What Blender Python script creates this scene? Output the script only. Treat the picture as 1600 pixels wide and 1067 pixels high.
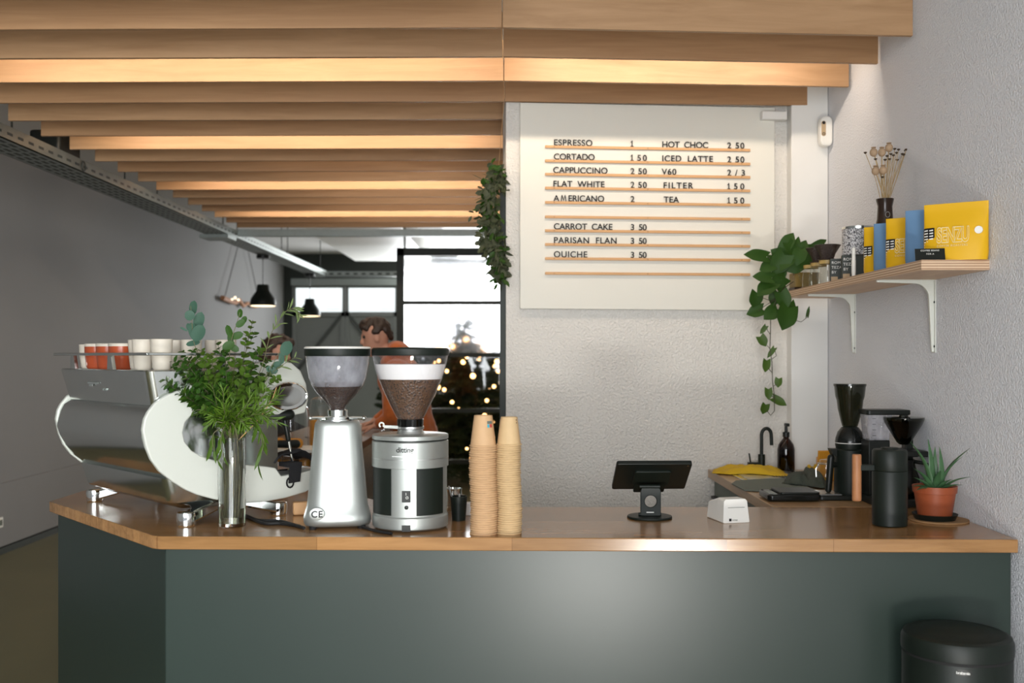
import bpy, bmesh, math, random
from mathutils import Vector, Matrix, Euler, noise
for o in list(bpy.data.objects): bpy.data.objects.remove(o)
S = bpy.context.scene
COL = S.collection
PI = math.pi
# ---------------------------------------------------------------- camera, sky, lights, exposure
CZ, F, CX, HY = 1.575, 1600.0, 800.0, 556.0
cam = bpy.data.objects.new('camera', bpy.data.cameras.new('camera')); COL.objects.link(cam)
cam.location = (0, 0, CZ); cam.rotation_euler = (PI/2, 0, 0)
cam.data.sensor_width = 36; cam.data.lens = 36; cam.data.shift_y = 22.5/1600
cam.data.clip_start = .05; cam.data.clip_end = 200
cam.data.dof.use_dof = True; cam.data.dof.focus_distance = 3.75; cam.data.dof.aperture_fstop = 2.8
S.camera = cam
S.view_settings.view_transform = 'Standard'; S.view_settings.look = 'None'
S.view_settings.exposure = 0.80; S.view_settings.gamma = 1; S.view_settings.use_curve_mapping = False
w = bpy.data.worlds.new('sky'); S.world = w; w.use_nodes = True
nt = w.node_tree; bgn = nt.nodes['Background']
tc = nt.nodes.new('ShaderNodeTexCoord'); sx = nt.nodes.new('ShaderNodeSeparateXYZ'); cr = nt.nodes.new('ShaderNodeValToRGB')
nt.links.new(tc.outputs['Generated'], sx.inputs[0]); nt.links.new(sx.outputs['Z'], cr.inputs[0]); nt.links.new(cr.outputs[0], bgn.inputs[0])
cr.color_ramp.elements[0].position = 0.0; cr.color_ramp.elements[0].color = (.30, .31, .33, 1)
cr.color_ramp.elements[1].position = 0.06; cr.color_ramp.elements[1].color = (.93, .97, 1, 1)
bgn.inputs[1].default_value = 1.0
def area(name, loc, target, sx_, sy_, power, col, spread=PI):
    d = bpy.data.lights.new(name, 'AREA'); d.shape = 'RECTANGLE'; d.size = sx_; d.size_y = sy_; d.energy = power; d.color = col; d.spread = spread
    o = bpy.data.objects.new(name, d); COL.objects.link(o); o.location = loc
    o.rotation_euler = (Vector(target)-Vector(loc)).to_track_quat('-Z', 'Y').to_euler(); return o
# daylight through the shop front behind the camera, an added fill for left wall and machine, the daylight's sun patch on the floor, and the yard windows at the back
area('shop_daylight_and_fill', (-.9, -2.9, 1.9), (1.3, 4.2, 1.5), 2.6, 2.2, 118, (.95, .97, 1.0))
area('shop_daylight_and_fill', (1.2, -2.9, 1.9), (-4.0, 4.6, 1.5), 1.6, 2.0, 34, (.93, .97, 1.0), 1.0)  # extra narrow fill, added to brighten the left wall and machine back
area('floor_sun_patch', (.45, -.75, .06), (.7, 4.5, 1.75), .7, .35, 50, (1.0, .97, .92))
area('yard_window_daylight', (-1.0, 17.9, 2.2), (-2.2, 9, .6), 2.0, 1.8, 130, (.95, .98, 1.0))
SL = [(3.61+.3835*i-(.04 if i == 0 else 0)) for i in range(18)]
for k in (3, 7, 11, 15):      # warm LED lines fixed behind every fourth slat
    x0, x1 = -2.45, -.1
    area('slat_led_light', ((x0+x1)/2, SL[k-1]+.03, 2.99), ((x0+x1)/2, SL[k], 2.90), x1-x0, .02, 3.3*(x1-x0), (1, .80, .60))
area('slat_led_light', (.74, SL[2]+.10, 2.97), (.74, SL[3]+.06, 2.80), 1.35, .02, 4.2, (1, .84, .68))
area('rear_area_light', (-.8, 8.2, 3.3), (-.8, 8.2, 0), 1.6, 3.0, 18, (1, .9, .8))  # broad warm area light facing down over the rear room

# ---------------------------------------------------------------- helpers
def P(px, py, Y): return Vector(((px-CX)/F*Y, Y, CZ+(HY-py)/F*Y))
def onz(px, py, z):
    Y = (CZ-z)*F/(py-HY); return Vector(((px-CX)/F*Y, Y, z))
WS = .086                                     # the menu wall stands at a slight angle
def onwall(px, py, off=0):                    # point of the menu wall seen at a pixel, off = distance in front of it
    d = (px-CX)/F; Y = (5.14-off+WS*.03)/(1-WS*d); return P(px, py, Y)
class MB:
    def __init__(s): s.b = bmesh.new()
    def box(s, c, d, rot=None):
        m = Matrix.Translation(c)
        if rot is not None: m = m @ Euler(rot).to_matrix().to_4x4()
        m = m @ Matrix.Diagonal((*d, 1)); bmesh.ops.create_cube(s.b, size=1, matrix=m); return s
    def bx(s, a, b): return s.box([(a[i]+b[i])/2 for i in range(3)], [abs(b[i]-a[i]) for i in range(3)])
    def face(s, pts): 
        return s.b.faces.new([s.b.verts.new(p) for p in pts])
    def prism(s, pts, vec):
        vec = Vector(vec); a = [s.b.verts.new(p) for p in pts]; b = [s.b.verts.new(Vector(p)+vec) for p in pts]; n = len(pts)
        s.b.faces.new(a); s.b.faces.new(b[::-1])
        for i in range(n): s.b.faces.new((a[i], b[i], b[(i+1) % n], a[(i+1) % n]))
        return s
    def rings(s, rings, cap0=True, cap1=True):
        R = [[s.b.verts.new(p) for p in r] for r in rings]; n = len(R[0])
        for a, b in zip(R, R[1:]):
            for i in range(n): s.b.faces.new((a[i], a[(i+1) % n], b[(i+1) % n], b[i]))
        if cap0: s.b.faces.new(R[0][::-1])
        if cap1: s.b.faces.new(R[-1])
        return s
    def lathe(s, prof, c=(0, 0, 0), n=40, cap0=True, cap1=True, a0=0, a1=2*PI):
        full = abs(a1-a0-2*PI) < 1e-6
        cx, cy, cz = c
        if full:
            s.rings([[(cx+r*math.cos(a0+2*PI*k/n), cy+r*math.sin(a0+2*PI*k/n), cz+z) for k in range(n)] for r, z in [(max(r, 1e-5), z) for r, z in prof]], cap0, cap1)
        else:
            R = [[s.b.verts.new((cx+r*math.cos(a0+(a1-a0)*k/n), cy+r*math.sin(a0+(a1-a0)*k/n), cz+z)) for k in range(n+1)] for r, z in prof]
            for a, b in zip(R, R[1:]):
                for i in range(n): s.b.faces.new((a[i], a[i+1], b[i+1], b[i]))
        return s
    def tube(s, pts, r, n=8, r1=None, cap=True):
        pts = [Vector(p) for p in pts]; m = len(pts); rs = []
        up = Vector((0, 0, 1)); prev = None
        for i, p in enumerate(pts):
            t = (pts[min(i+1, m-1)]-pts[max(i-1, 0)]).normalized()
            if prev is None:
                q = t.cross(up)
                if q.length < 1e-3: q = t.cross(Vector((1, 0, 0)))
            else: q = prev-t*prev.dot(t)
            q.normalize(); prev = q; v = t.cross(q)
            rr = r if r1 is None else r+(r1-r)*i/(m-1)
            rs.append([p+q*rr*math.cos(2*PI*k/n)+v*rr*math.sin(2*PI*k/n) for k in range(n)])
        return s.rings(rs, cap, cap)
    def ball(s, c, r, sc=(1, 1, 1), u=16, v=10, rot=None):
        m = Matrix.Translation(c)
        if rot is not None: m = m @ Euler(rot).to_matrix().to_4x4()
        bmesh.ops.create_uvsphere(s.b, u_segments=u, v_segments=v, radius=r, matrix=m @ Matrix.Diagonal((*sc, 1))); return s
    def capsule(s, a, b, r0, r1, n=14):
        a, b = Vector(a), Vector(b); t = (b-a); L = t.length; t.normalize()
        pts, rr = [], []
        for k in range(5):
            th = PI/2*(1-k/4); pts.append(a-t*r0*math.sin(th)*.999); rr.append(max(r0*math.cos(th), 1e-4))
        for k in range(5):
            th = PI/2*k/4; pts.append(b+t*r1*math.sin(th)*.999); rr.append(max(r1*math.cos(th), 1e-4))
        q = t.cross(Vector((0, 0, 1)))
        if q.length < 1e-3: q = t.cross(Vector((1, 0, 0)))
        q.normalize(); v = t.cross(q)
        return s.rings([[p+q*x*math.cos(2*PI*k/n)+v*x*math.sin(2*PI*k/n) for k in range(n)] for p, x in zip(pts, rr)])
    def leaf(s, base, d, nrm, L, W, kind='oval', fold=.25, curl=.2, n=6):
        d = Vector(d).normalized(); nrm = Vector(nrm); nrm = nrm-d*nrm.dot(d)
        if nrm.length < 1e-3: nrm = d.orthogonal()
        nrm.normalize(); side = d.cross(nrm); base = Vector(base); rows = []
        for i in range(n+1):
            t = i/n
            if kind == 'heart': w_ = max(0, (math.sin(PI*min(1, t*.62+.30))**.8) if t < .62 else math.sin(PI*.6844)**.8*(1-(t-.62)/.38)**.85)
            elif kind == 'lance': w_ = math.sin(PI*t)**.9
            elif kind == 'round': w_ = math.sqrt(max(0, 1-(2*t-1)**2))
            else: w_ = math.sin(PI*t**.8)
            w_ = max(w_, .02)*W/2; tt = t
            ctr = base+d*L*(t-.35*curl*t*t)-nrm*(curl*L*.6*t*t)
            sb = -.18*L*(1-t/.25) if kind == 'heart' and t < .25 else 0
            rows.append([s.b.verts.new(ctr+side*w_*x+nrm*fold*abs(w_*x)+d*(sb*abs(x))) for x in (-1, -.5, 0, .5, 1)])
        for a, b in zip(rows, rows[1:]):
            for k in range(4): s.b.faces.new((a[k], a[k+1], b[k+1], b[k]))
        return s
def link(name, data, m, parent):
    o = bpy.data.objects.new(name, data); COL.objects.link(o)
    if m is not None: data.materials.append(m)
    if parent is not None: o.parent = parent
    return o
def obj(name, mb, m, parent=None, bev=0, sharp=38, loc=None, seg=2, fix=True):
    b = mb.b
    if fix: bmesh.ops.recalc_face_normals(b, faces=b.faces)
    lim = math.radians(sharp)
    for f in b.faces: f.smooth = True
    for e in b.edges: e.smooth = not (len(e.link_faces) == 2 and e.calc_face_angle(0) > lim)
    me = bpy.data.meshes.new(name); b.to_mesh(me); b.free()
    o = link(name, me, m, parent)
    if loc is not None: o.location = loc
    if bev:
        d = o.modifiers.new('bevel', 'BEVEL'); d.width = bev; d.segments = seg; d.limit_method = 'ANGLE'; d.angle_limit = math.radians(40); d.harden_normals = False
    return o
def tag(o, label, cat, group=None, kind=None):
    o['label'] = label; o['category'] = cat
    if group: o['group'] = group
    if kind: o['kind'] = kind
    return o
def thing(name, label, cat, loc=(0, 0, 0), rz=0, group=None):
    o = bpy.data.objects.new(name, None); COL.objects.link(o); o.location = loc; o.rotation_euler = (0, 0, rz); o.empty_display_size = .05
    return tag(o, label, cat, group)
def struct(name, mb, m, label, cat, **k):
    return tag(obj(name, mb, m, **k), label, cat, kind='structure')
def copy_tree(o, parent=None):
    c = o.copy(); COL.objects.link(c)
    if parent is not None: c.parent = parent
    for ch in list(o.children): copy_tree(ch, c)
    return c
def text(name, s, size, loc, rot, m, parent, ext=.001, sp=1.0, align='LEFT', bev=0, fit=0):
    c = bpy.data.curves.new(name, 'FONT'); c.body = s; c.size = size; c.extrude = ext; c.space_character = sp; c.align_x = align; c.offset = bev
    tmp = bpy.data.objects.new(name, c); COL.objects.link(tmp); bpy.context.view_layer.update()
    if fit and len(s) > 1:
        w0 = tmp.dimensions.x; c.space_character = 1+(fit-w0)/(w0*(len(s)-1)/len(s)); bpy.context.view_layer.update()
    me = bpy.data.meshes.new_from_object(tmp.evaluated_get(bpy.context.evaluated_depsgraph_get())); bpy.data.objects.remove(tmp); me.name = name; me.materials.clear()
    o = link(name, me, m, parent); o.location = loc; o.rotation_euler = rot; return o
ORD = ('first second third fourth fifth sixth seventh eighth ninth tenth eleventh twelfth thirteenth fourteenth fifteenth sixteenth seventeenth eighteenth nineteenth twentieth').split()
def ordw(n):      # 1 -> first
    if n <= 20: return ORD[n-1]
    tens = {2: 'twenty', 3: 'thirty', 4: 'forty'}[n//10]
    return {2: 'twentieth', 3: 'thirtieth', 4: 'fortieth'}[n//10] if n % 10 == 0 else tens+'-'+ORD[n % 10-1]
def circ(cx, cy, r, n=24, ry=None): return [(cx+r*math.cos(2*PI*k/n), cy+(ry or r)*math.sin(2*PI*k/n)) for k in range(n)]
def rrect(x0, y0, x1, y1, r, n=6):
    out = []
    for cx, cy, a in ((x1-r, y1-r, 0), (x0+r, y1-r, PI/2), (x0+r, y0+r, PI), (x1-r, y0+r, 1.5*PI)):
        for k in range(n+1): out.append((cx+r*math.cos(a+PI/2*k/n), cy+r*math.sin(a+PI/2*k/n)))
    return out
# ---------------------------------------------------------------- materials
def new(name):
    m = bpy.data.materials.new(name); m.use_nodes = True; t = m.node_tree; return m, t, t.nodes['Principled BSDF']
def nd(t, kind, **k):
    n = t.nodes.new(kind)
    for a, v in k.items():
        if a in n.inputs: n.inputs[a].default_value = v
        else: setattr(n, a, v)
    return n
def ocoord(t, scale=(1, 1, 1)):
    c = t.nodes.new('ShaderNodeTexCoord'); mp = t.nodes.new('ShaderNodeMapping'); mp.inputs['Scale'].default_value = scale
    t.links.new(c.outputs['Object'], mp.inputs[0]); return mp.outputs[0]
def mat(name, col, rough=.5, metal=0, spec=.35, var=0, vs=8, bump=0, bs=60, bd=.004, coat=0, aniso=0, trans=0, sheen=0):
    m, t, p = new(name); p.inputs['Base Color'].default_value = (*col, 1); p.inputs['Roughness'].default_value = rough
    p.inputs['Metallic'].default_value = metal; p.inputs['Specular IOR Level'].default_value = spec; p.inputs['Coat Weight'].default_value = coat
    p.inputs['Transmission Weight'].default_value = trans; p.inputs['Sheen Weight'].default_value = sheen
    if var:
        n = nd(t, 'ShaderNodeTexNoise', Scale=vs, Detail=4.0); t.links.new(ocoord(t), n.inputs['Vector'])
        r = nd(t, 'ShaderNodeMapRange'); r.inputs[3].default_value = 1-var; r.inputs[4].default_value = 1+var; t.links.new(n.outputs[0], r.inputs[0])
        h = nd(t, 'ShaderNodeHueSaturation'); h.inputs['Color'].default_value = (*col, 1); t.links.new(r.outputs[0], h.inputs['Value']); t.links.new(h.outputs[0], p.inputs['Base Color'])
    if bump:
        n = nd(t, 'ShaderNodeTexNoise', Scale=bs, Detail=2.0); t.links.new(ocoord(t), n.inputs['Vector'])
        b = nd(t, 'ShaderNodeBump', Strength=bump, Distance=bd); t.links.new(n.outputs[0], b.inputs['Height']); t.links.new(b.outputs[0], p.inputs['Normal'])
    return m
def wood(name, c0, c1, scale=(1.2, 22, 22), rough=.45, spec=.4, planks=None, pv=.25, coat=0, rings=False):
    m, t, p = new(name); v = ocoord(t, scale)
    n = nd(t, 'ShaderNodeTexNoise', Scale=1.6, Detail=6.0, Roughness=.6, Distortion=.6); t.links.new(v, n.inputs['Vector'])
    r = t.nodes.new('ShaderNodeValToRGB'); r.color_ramp.elements[0].position = .3; r.color_ramp.elements[1].position = .7
    r.color_ramp.elements[0].color = (*c0, 1); r.color_ramp.elements[1].color = (*c1, 1); t.links.new(n.outputs[0], r.inputs[0]); out = r.outputs[0]
    if planks:
        bk = nd(t, 'ShaderNodeTexBrick', Scale=1.0); bk.offset = .37; bk.offset_frequency = 2; bk.squash = 1
        bk.inputs['Color1'].default_value = (1-pv,)*3+(1,); bk.inputs['Color2'].default_value = (1+pv*.4,)*3+(1,); bk.inputs['Mortar'].default_value = (.55, .5, .45, 1)
        bk.inputs['Mortar Size'].default_value = .0009; bk.inputs['Bias'].default_value = 0; bk.inputs['Brick Width'].default_value = planks[0]; bk.inputs['Row Height'].default_value = planks[1]
        t.links.new(ocoord(t), bk.inputs['Vector'])
        mx = nd(t, 'ShaderNodeMix', data_type='RGBA', blend_type='MULTIPLY'); mx.inputs['Factor'].default_value = 1
        t.links.new(out, mx.inputs['A']); t.links.new(bk.outputs['Color'], mx.inputs['B']); out = mx.outputs['Result']
    t.links.new(out, p.inputs['Base Color']); p.inputs['Roughness'].default_value = rough; p.inputs['Specular IOR Level'].default_value = spec; p.inputs['Coat Weight'].default_value = coat
    p.inputs['Coat Roughness'].default_value = .15
    return m
def clear(name, tint=(1, 1, 1), gl=.9, rough=.02, ior=1.45, haze=0, hcol=(.9, .9, .92)):
    m, t, p = new(name); t.nodes.remove(p); out = t.nodes['Material Output']
    tr = nd(t, 'ShaderNodeBsdfTransparent', Color=(*tint, 1)); g = nd(t, 'ShaderNodeBsdfGlossy', Color=(gl, gl, gl, 1), Roughness=rough)
    lw = nd(t, 'ShaderNodeLayerWeight', Blend=.5); mx = t.nodes.new('ShaderNodeMixShader')
    pw = nd(t, 'ShaderNodeMath', operation='POWER'); pw.inputs[1].default_value = 3.6; t.links.new(lw.outputs['Facing'], pw.inputs[0])
    ma_ = nd(t, 'ShaderNodeMath', operation='MULTIPLY_ADD'); ma_.inputs[1].default_value = .75; ma_.inputs[2].default_value = .04 if ior > 1.3 else .015; t.links.new(pw.outputs[0], ma_.inputs[0])
    t.links.new(ma_.outputs[0], mx.inputs[0]); t.links.new(g.outputs[0], mx.inputs[2])
    if haze:
        df = nd(t, 'ShaderNodeBsdfTranslucent', Color=(*hcol, 1)); d2 = nd(t, 'ShaderNodeBsdfDiffuse', Color=(*hcol, 1))
        ad = t.nodes.new('ShaderNodeMixShader'); t.links.new(df.outputs[0], ad.inputs[1]); t.links.new(d2.outputs[0], ad.inputs[2])
        m2 = t.nodes.new('ShaderNodeMixShader')
        n = nd(t, 'ShaderNodeTexNoise', Scale=18.0, Detail=5.0); t.links.new(ocoord(t, (1, 1, .6)), n.inputs['Vector'])
        r = nd(t, 'ShaderNodeMapRange'); r.inputs[1].default_value = .3; r.inputs[2].default_value = .7; r.inputs[3].default_value = haze*.4; r.inputs[4].default_value = haze*1.3; t.links.new(n.outputs[0], r.inputs[0])
        t.links.new(r.outputs[0], m2.inputs[0]); t.links.new(tr.outputs[0], m2.inputs[1]); t.links.new(ad.outputs[0], m2.inputs[2]); t.links.new(m2.outputs[0], mx.inputs[1])
    else: t.links.new(tr.outputs[0], mx.inputs[1])
    t.links.new(mx.outputs[0], out.inputs[0]); return m
def glow(name, col, st):
    m, t, p = new(name); p.inputs['Base Color'].default_value = (*col, 1); p.inputs['Emission Color'].default_value = (*col, 1); p.inputs['Emission Strength'].default_value = st; return m
def plaster(name, col, st, bs):
    m, t, p = new(name); p.inputs['Base Color'].default_value = (*col, 1); p.inputs['Roughness'].default_value = .75; p.inputs['Specular IOR Level'].default_value = .3
    v = ocoord(t); n = nd(t, 'ShaderNodeTexNoise', Scale=bs, Detail=3.0, Roughness=.55, Distortion=.4); t.links.new(v, n.inputs['Vector'])
    n2 = nd(t, 'ShaderNodeTexNoise', Scale=1.3, Detail=3.0); t.links.new(v, n2.inputs['Vector'])
    b = nd(t, 'ShaderNodeBump', Strength=st, Distance=.013); t.links.new(n.outputs[0], b.inputs['Height']); t.links.new(b.outputs[0], p.inputs['Normal'])
    r = nd(t, 'ShaderNodeMapRange'); r.inputs[3].default_value = .95; r.inputs[4].default_value = 1.05; t.links.new(n2.outputs[0], r.inputs[0])
    h = nd(t, 'ShaderNodeHueSaturation'); h.inputs['Color'].default_value = (*col, 1); t.links.new(r.outputs[0], h.inputs['Value']); t.links.new(h.outputs[0], p.inputs['Base Color']); return m
def speck(name, c0, c1, sc, rough=.5, thr=.5, spec=.5):     # two-colour cell pattern (beans, terrazzo, doodles)
    m, t, p = new(name); v = nd(t, 'ShaderNodeTexVoronoi', Scale=sc); t.links.new(ocoord(t), v.inputs['Vector'])
    r = t.nodes.new('ShaderNodeValToRGB'); r.color_ramp.elements[0].position = thr*.4; r.color_ramp.elements[1].position = thr
    r.color_ramp.elements[0].color = (*c1, 1); r.color_ramp.elements[1].color = (*c0, 1); t.links.new(v.outputs['Distance'], r.inputs[0]); t.links.new(r.outputs[0], p.inputs['Base Color'])
    p.inputs['Roughness'].default_value = rough; p.inputs['Specular IOR Level'].default_value = spec
    b = nd(t, 'ShaderNodeBump', Strength=.8, Distance=.004); b.invert = True; t.links.new(v.outputs['Distance'], b.inputs['Height']); t.links.new(b.outputs[0], p.inputs['Normal'])
    return m
def plyedge():
    m, t, p = new('plywood_edge'); s_ = nd(t, 'ShaderNodeSeparateXYZ'); t.links.new(ocoord(t), s_.inputs[0])
    q = nd(t, 'ShaderNodeMath', operation='MULTIPLY'); q.inputs[1].default_value = 2*PI/.0088; t.links.new(s_.outputs['Z'], q.inputs[0])
    q2 = nd(t, 'ShaderNodeMath', operation='SINE'); t.links.new(q.outputs[0], q2.inputs[0])
    r = t.nodes.new('ShaderNodeValToRGB'); r.color_ramp.elements[0].position = .12; r.color_ramp.elements[1].position = .5
    r.color_ramp.elements[0].color = (.42, .26, .16, 1); r.color_ramp.elements[1].color = (.74, .56, .38, 1); t.links.new(q2.outputs[0], r.inputs[0]); t.links.new(r.outputs[0], p.inputs['Base Color']); p.inputs['Roughness'].default_value = .6
    return m
M = dict(
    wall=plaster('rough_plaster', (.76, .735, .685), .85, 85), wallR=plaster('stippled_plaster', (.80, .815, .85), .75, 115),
    wallL=plaster('smooth_grey_wall', (.215, .213, .210), .08, 40), paint=mat('white_paint', (.76, .755, .725), .5, var=.02, vs=3), ceil=mat('ceiling_paint', (.62, .61, .60), .8),
    floor=mat('floor_resin', (.115, .105, .05), .42, var=.15, vs=2), dark=mat('dark_green_paint', (.028, .034, .028), .55), brace=mat('brace_paint', (.06, .066, .06), .5), doorp=mat('grey_door_paint', (.19, .20, .19), .5, var=.06, vs=3),
    steel_dark=mat('dark_frame_steel', (.018, .022, .018), .45, .3), tray=mat('galvanised_tray', (.30, .33, .31), .42, .85, var=.12, vs=30),
    slat=wood('maple_slat', (.34, .195, .095), (.45, .275, .145), (1.1, 14, 14), .5), slat2=wood('maple_slat_reddish', (.33, .18, .085), (.43, .25, .125), (.9, 11, 18), .5),
    top=wood('oak_worktop', (.28, .14, .048), (.41, .215, .083), (2.2, 26, 26), .22, .5, planks=(.62, .043), pv=.22, coat=.25),
    panelw=mat('panel_white_enamel', (.53, .545, .49), .35), top2=wood('oak_side_top', (.30, .175, .08), (.40, .25, .125), (22, 1.6, 22), .3), base=mat('green_grey_laminate', (.020, .033, .027), .33, var=.08, vs=3, spec=.5), cab=mat('sage_cabinet', (.10, .125, .10), .45),
    chrome=mat('chrome', (.80, .82, .80), .05, 1), satin=mat('satin_steel', (.72, .75, .73), .16, 1), brushed=mat('brushed_steel', (.55, .56, .55), .3, 1), alu=mat('silver_lacquer', (.39, .41, .39), .42, .7),
    white=mat('white_enamel', (.66, .675, .62), .35), whitep=mat('white_plastic', (.80, .79, .74), .38), black=mat('black_plastic', (.007, .009, .007), .38), blackm=mat('black_matt_metal', (.006, .010, .007), .48, .0, spec=.32),
    blackg=mat('black_gloss', (.008, .009, .008), .12), rubber=mat('rubber', (.01, .01, .01), .7), glass=clear('clear_glass', (.97, .985, .975)), hop=clear('hopper_plastic', (.95, .95, .96), haze=.05, hcol=(.75, .76, .86)), hazy=clear('painted_haze_plastic', (.95, .95, .96), haze=.42, hcol=(.78, .79, .88)),  # hazy: window light seen through the hopper, put in as pale haze
    smoke=clear('smoked_plastic', (.18, .19, .14)), amber=clear('amber_glass', (.16, .055, .015), ior=1.5), water=clear('water', (.84, .88, .78), ior=1.2), pane=clear('window_glass', (.96, .98, .97)),
    beans=speck('dark_coffee_beans', (.045, .022, .012), (.012, .007, .005), 150, .38), beans2=speck('brown_coffee_beans', (.105, .050, .020), (.014, .007, .004), 125, .38), paper=mat('white_paper', (.82, .80, .78), .7),
    cup=mat('kraft_paper', (.56, .355, .19), .6, var=.06, vs=40), cup2=mat('pale_kraft_paper', (.58, .405, .215), .6, var=.06, vs=40), red=mat('terracotta_glaze', (.32, .060, .022), .25), cream=mat('cream_stoneware', (.54, .49, .41), .5, var=.08, vs=30),
    hood=mat('orange_fleece', (.38, .09, .013), .85, bump=.3, bs=60, var=.08, vs=20, sheen=.3), skin=mat('skin', (.44, .235, .165), .5, var=.05, vs=20), hair=mat('dark_hair', (.028, .017, .012), .5, bump=.6, bs=90), jeans=mat('dark_trousers', (.02, .022, .03), .8),
    leaf=mat('mid_green_leaf', (.052, .102, .010), .5, spec=.25, var=.3, vs=14), leafd=mat('deep_green_leaf', (.024, .066, .007), .5, spec=.2, var=.25, vs=14), euc=mat('eucalyptus_leaf', (.042, .092, .062), .5, spec=.2, var=.2, vs=16), olive=mat('olive_leaf', (.15, .21, .075), .45, var=.2, vs=14),
    bright=mat('fresh_needle_green', (.075, .145, .010), .5, spec=.25, var=.25, vs=14), stem=mat('plant_stem', (.13, .12, .06), .6), darkstem=mat('dark_stem', (.05, .045, .02), .6), aloe=mat('aloe_leaf', (.045, .11, .045), .4, var=.2, vs=25), dryleaf=mat('dark_dried_leaf', (.045, .055, .025), .6, var=.3, vs=20),
    terra=mat('terracotta_plastic', (.27, .062, .022), .45, var=.06, vs=20), soil=mat('soil', (.03, .02, .012), .9), cork=mat('cork', (.30, .17, .075), .8, var=.2, vs=90), mustard=mat('mustard_cotton', (.55, .35, .015), .85, bump=.4, bs=200, bd=.001, var=.07, vs=25), cloth=mat('green_grey_cloth', (.055, .065, .05), .9, bump=.3, bs=200, bd=.001), blackc=mat('black_cloth', (.008, .008, .009), .9),
    yellow=mat('yellow_pouch_paper', (.74, .42, .006), .5, var=.04, vs=10), blue=mat('blue_pouch_paper', (.13, .25, .42), .55, var=.05, vs=10), brownv=mat('brown_glaze', (.035, .02, .013), .2), poppy=mat('dried_poppy', (.42, .29, .18), .7, var=.2, vs=60), straw=mat('dry_straw', (.42, .30, .15), .7), seed=mat('dark_seed_head', (.05, .03, .015), .7),
    ply=wood('plywood_face', (.56, .38, .25), (.66, .47, .32), (14, 1.2, 14), .55), plye=plyedge(), walnut=wood('warm_handle_wood', (.30, .12, .05), (.44, .20, .085), (30, 30, 2.5), .5), rail=mat('pale_rail_wood', (.62, .36, .17), .5, var=.08, vs=12), ink=mat('black_lettering', (.006, .006, .006), .5), board=mat('menu_board_paint', (.75, .735, .66), .55),
    doodle=speck('doodle_print', (.07, .07, .08), (.72, .72, .74), 150, .4, .75), darkbox=mat('dark_green_carton', (.025, .032, .025), .5), labelw=mat('print_white', (.85, .84, .80), .6), labelp=mat('print_pale', (.82, .68, .36), .6), kraft=mat('kraft_label', (.45, .33, .2), .7), speckled=speck('speckled_dark_ceramic', (.035, .02, .015), (.12, .085, .065), 260, .3, .35),
    cake=mat('golden_pastry', (.60, .26, .03), .6, var=.3, vs=40, bump=.5, bs=80), counterw=wood('walnut_counter', (.10, .055, .025), (.17, .095, .045), (18, 1.5, 18), .3), fir=mat('fir_needles', (.022, .04, .016), .7, var=.4, vs=10), bulb=glow('warm_bulb', (1, .50, .18), 5.0), lampin=glow('lamp_glow', (1, .85, .62), 1.1),
    ambp=mat('amber_plastic', (.20, .13, .03), .35), collar=mat('amber_collar', (.42, .29, .10), .4), grey=mat('grey_mat', (.13, .145, .12), .8, bump=.3, bs=300, bd=.001), orange=mat('orange_card', (.60, .26, .015), .7), teal=mat('teal_print', (.05, .35, .45), .6), redp=mat('red_print', (.45, .06, .05), .6), wire=mat('cable_rubber', (.012, .012, .012), .55), screen=mat('dark_screen', (.02, .022, .02), .1))
def frosted():
    m, t, p = new('frosted_glass'); p.inputs['Base Color'].default_value = (.97, .98, 1, 1); p.inputs['Transmission Weight'].default_value = 1; p.inputs['Roughness'].default_value = .15; p.inputs['IOR'].default_value = 1.2
    n = nd(t, 'ShaderNodeTexNoise', Scale=60.0); t.links.new(ocoord(t), n.inputs['Vector']); b = nd(t, 'ShaderNodeBump', Strength=.1, Distance=.003); t.links.new(n.outputs[0], b.inputs['Height']); t.links.new(b.outputs[0], p.inputs['Normal']); return m
M['frost'] = frosted()

def solid(name, col, ior):
    m, t, p = new(name); p.inputs['Base Color'].default_value = (*col, 1); p.inputs['Transmission Weight'].default_value = 1; p.inputs['Roughness'].default_value = 0; p.inputs['IOR'].default_value = ior; return m
M['solid_glass'] = solid('vase_glass', (.97, .99, .975), 1.45); M['vase_water'] = solid('vase_water', (.82, .86, .70), 1.2)
# ---------------------------------------------------------------- the room
struct('floor', MB().bx((-6, -3, -.1), (6, 26, 0)), M['floor'], 'dark olive resin floor beside the counter', 'floor')
struct('ceiling', MB().bx((-4.3, -3, 3.4), (2, 18.6, 3.5)), M['ceil'], 'grey painted ceiling above the timber slats', 'ceiling')
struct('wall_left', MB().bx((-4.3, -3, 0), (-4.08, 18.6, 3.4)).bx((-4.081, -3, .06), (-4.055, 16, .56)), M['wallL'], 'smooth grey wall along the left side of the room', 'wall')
struct('baseboard_left', MB().bx((-4.08, -3, 0), (-4.045, 16, .05)), M['dark'], 'dark skirting line at the foot of the left wall', 'baseboard')
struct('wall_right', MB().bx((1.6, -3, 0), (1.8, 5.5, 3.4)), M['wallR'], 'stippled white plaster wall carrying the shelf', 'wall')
MW = thing('wall_back', '', 'wall', (-.03, 5.14, 0), math.atan(WS)); del MW['label']; bpy.data.objects.remove(MW)
wb = MB().bx((0, 0, 0), (1.66, .2, 3.4)); o = struct('wall_back', wb, M['wall'], 'rough white plaster wall behind the menu board', 'wall'); o.location = (-.03, 5.14, 0); o.rotation_euler = (0, 0, math.atan(WS))
struct('column', MB().bx((1.412, 5.175, 0), (1.598, 5.33, 3.38)), M['paint'], 'smooth white boxed column in the right back corner', 'column', bev=.004)
struct('trim_1', MB().bx((-.062, 5.16, 0), (-.033, 5.20, 2.47)), M['steel_dark'], 'thin dark steel post at the end of the menu wall', 'post')
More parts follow.
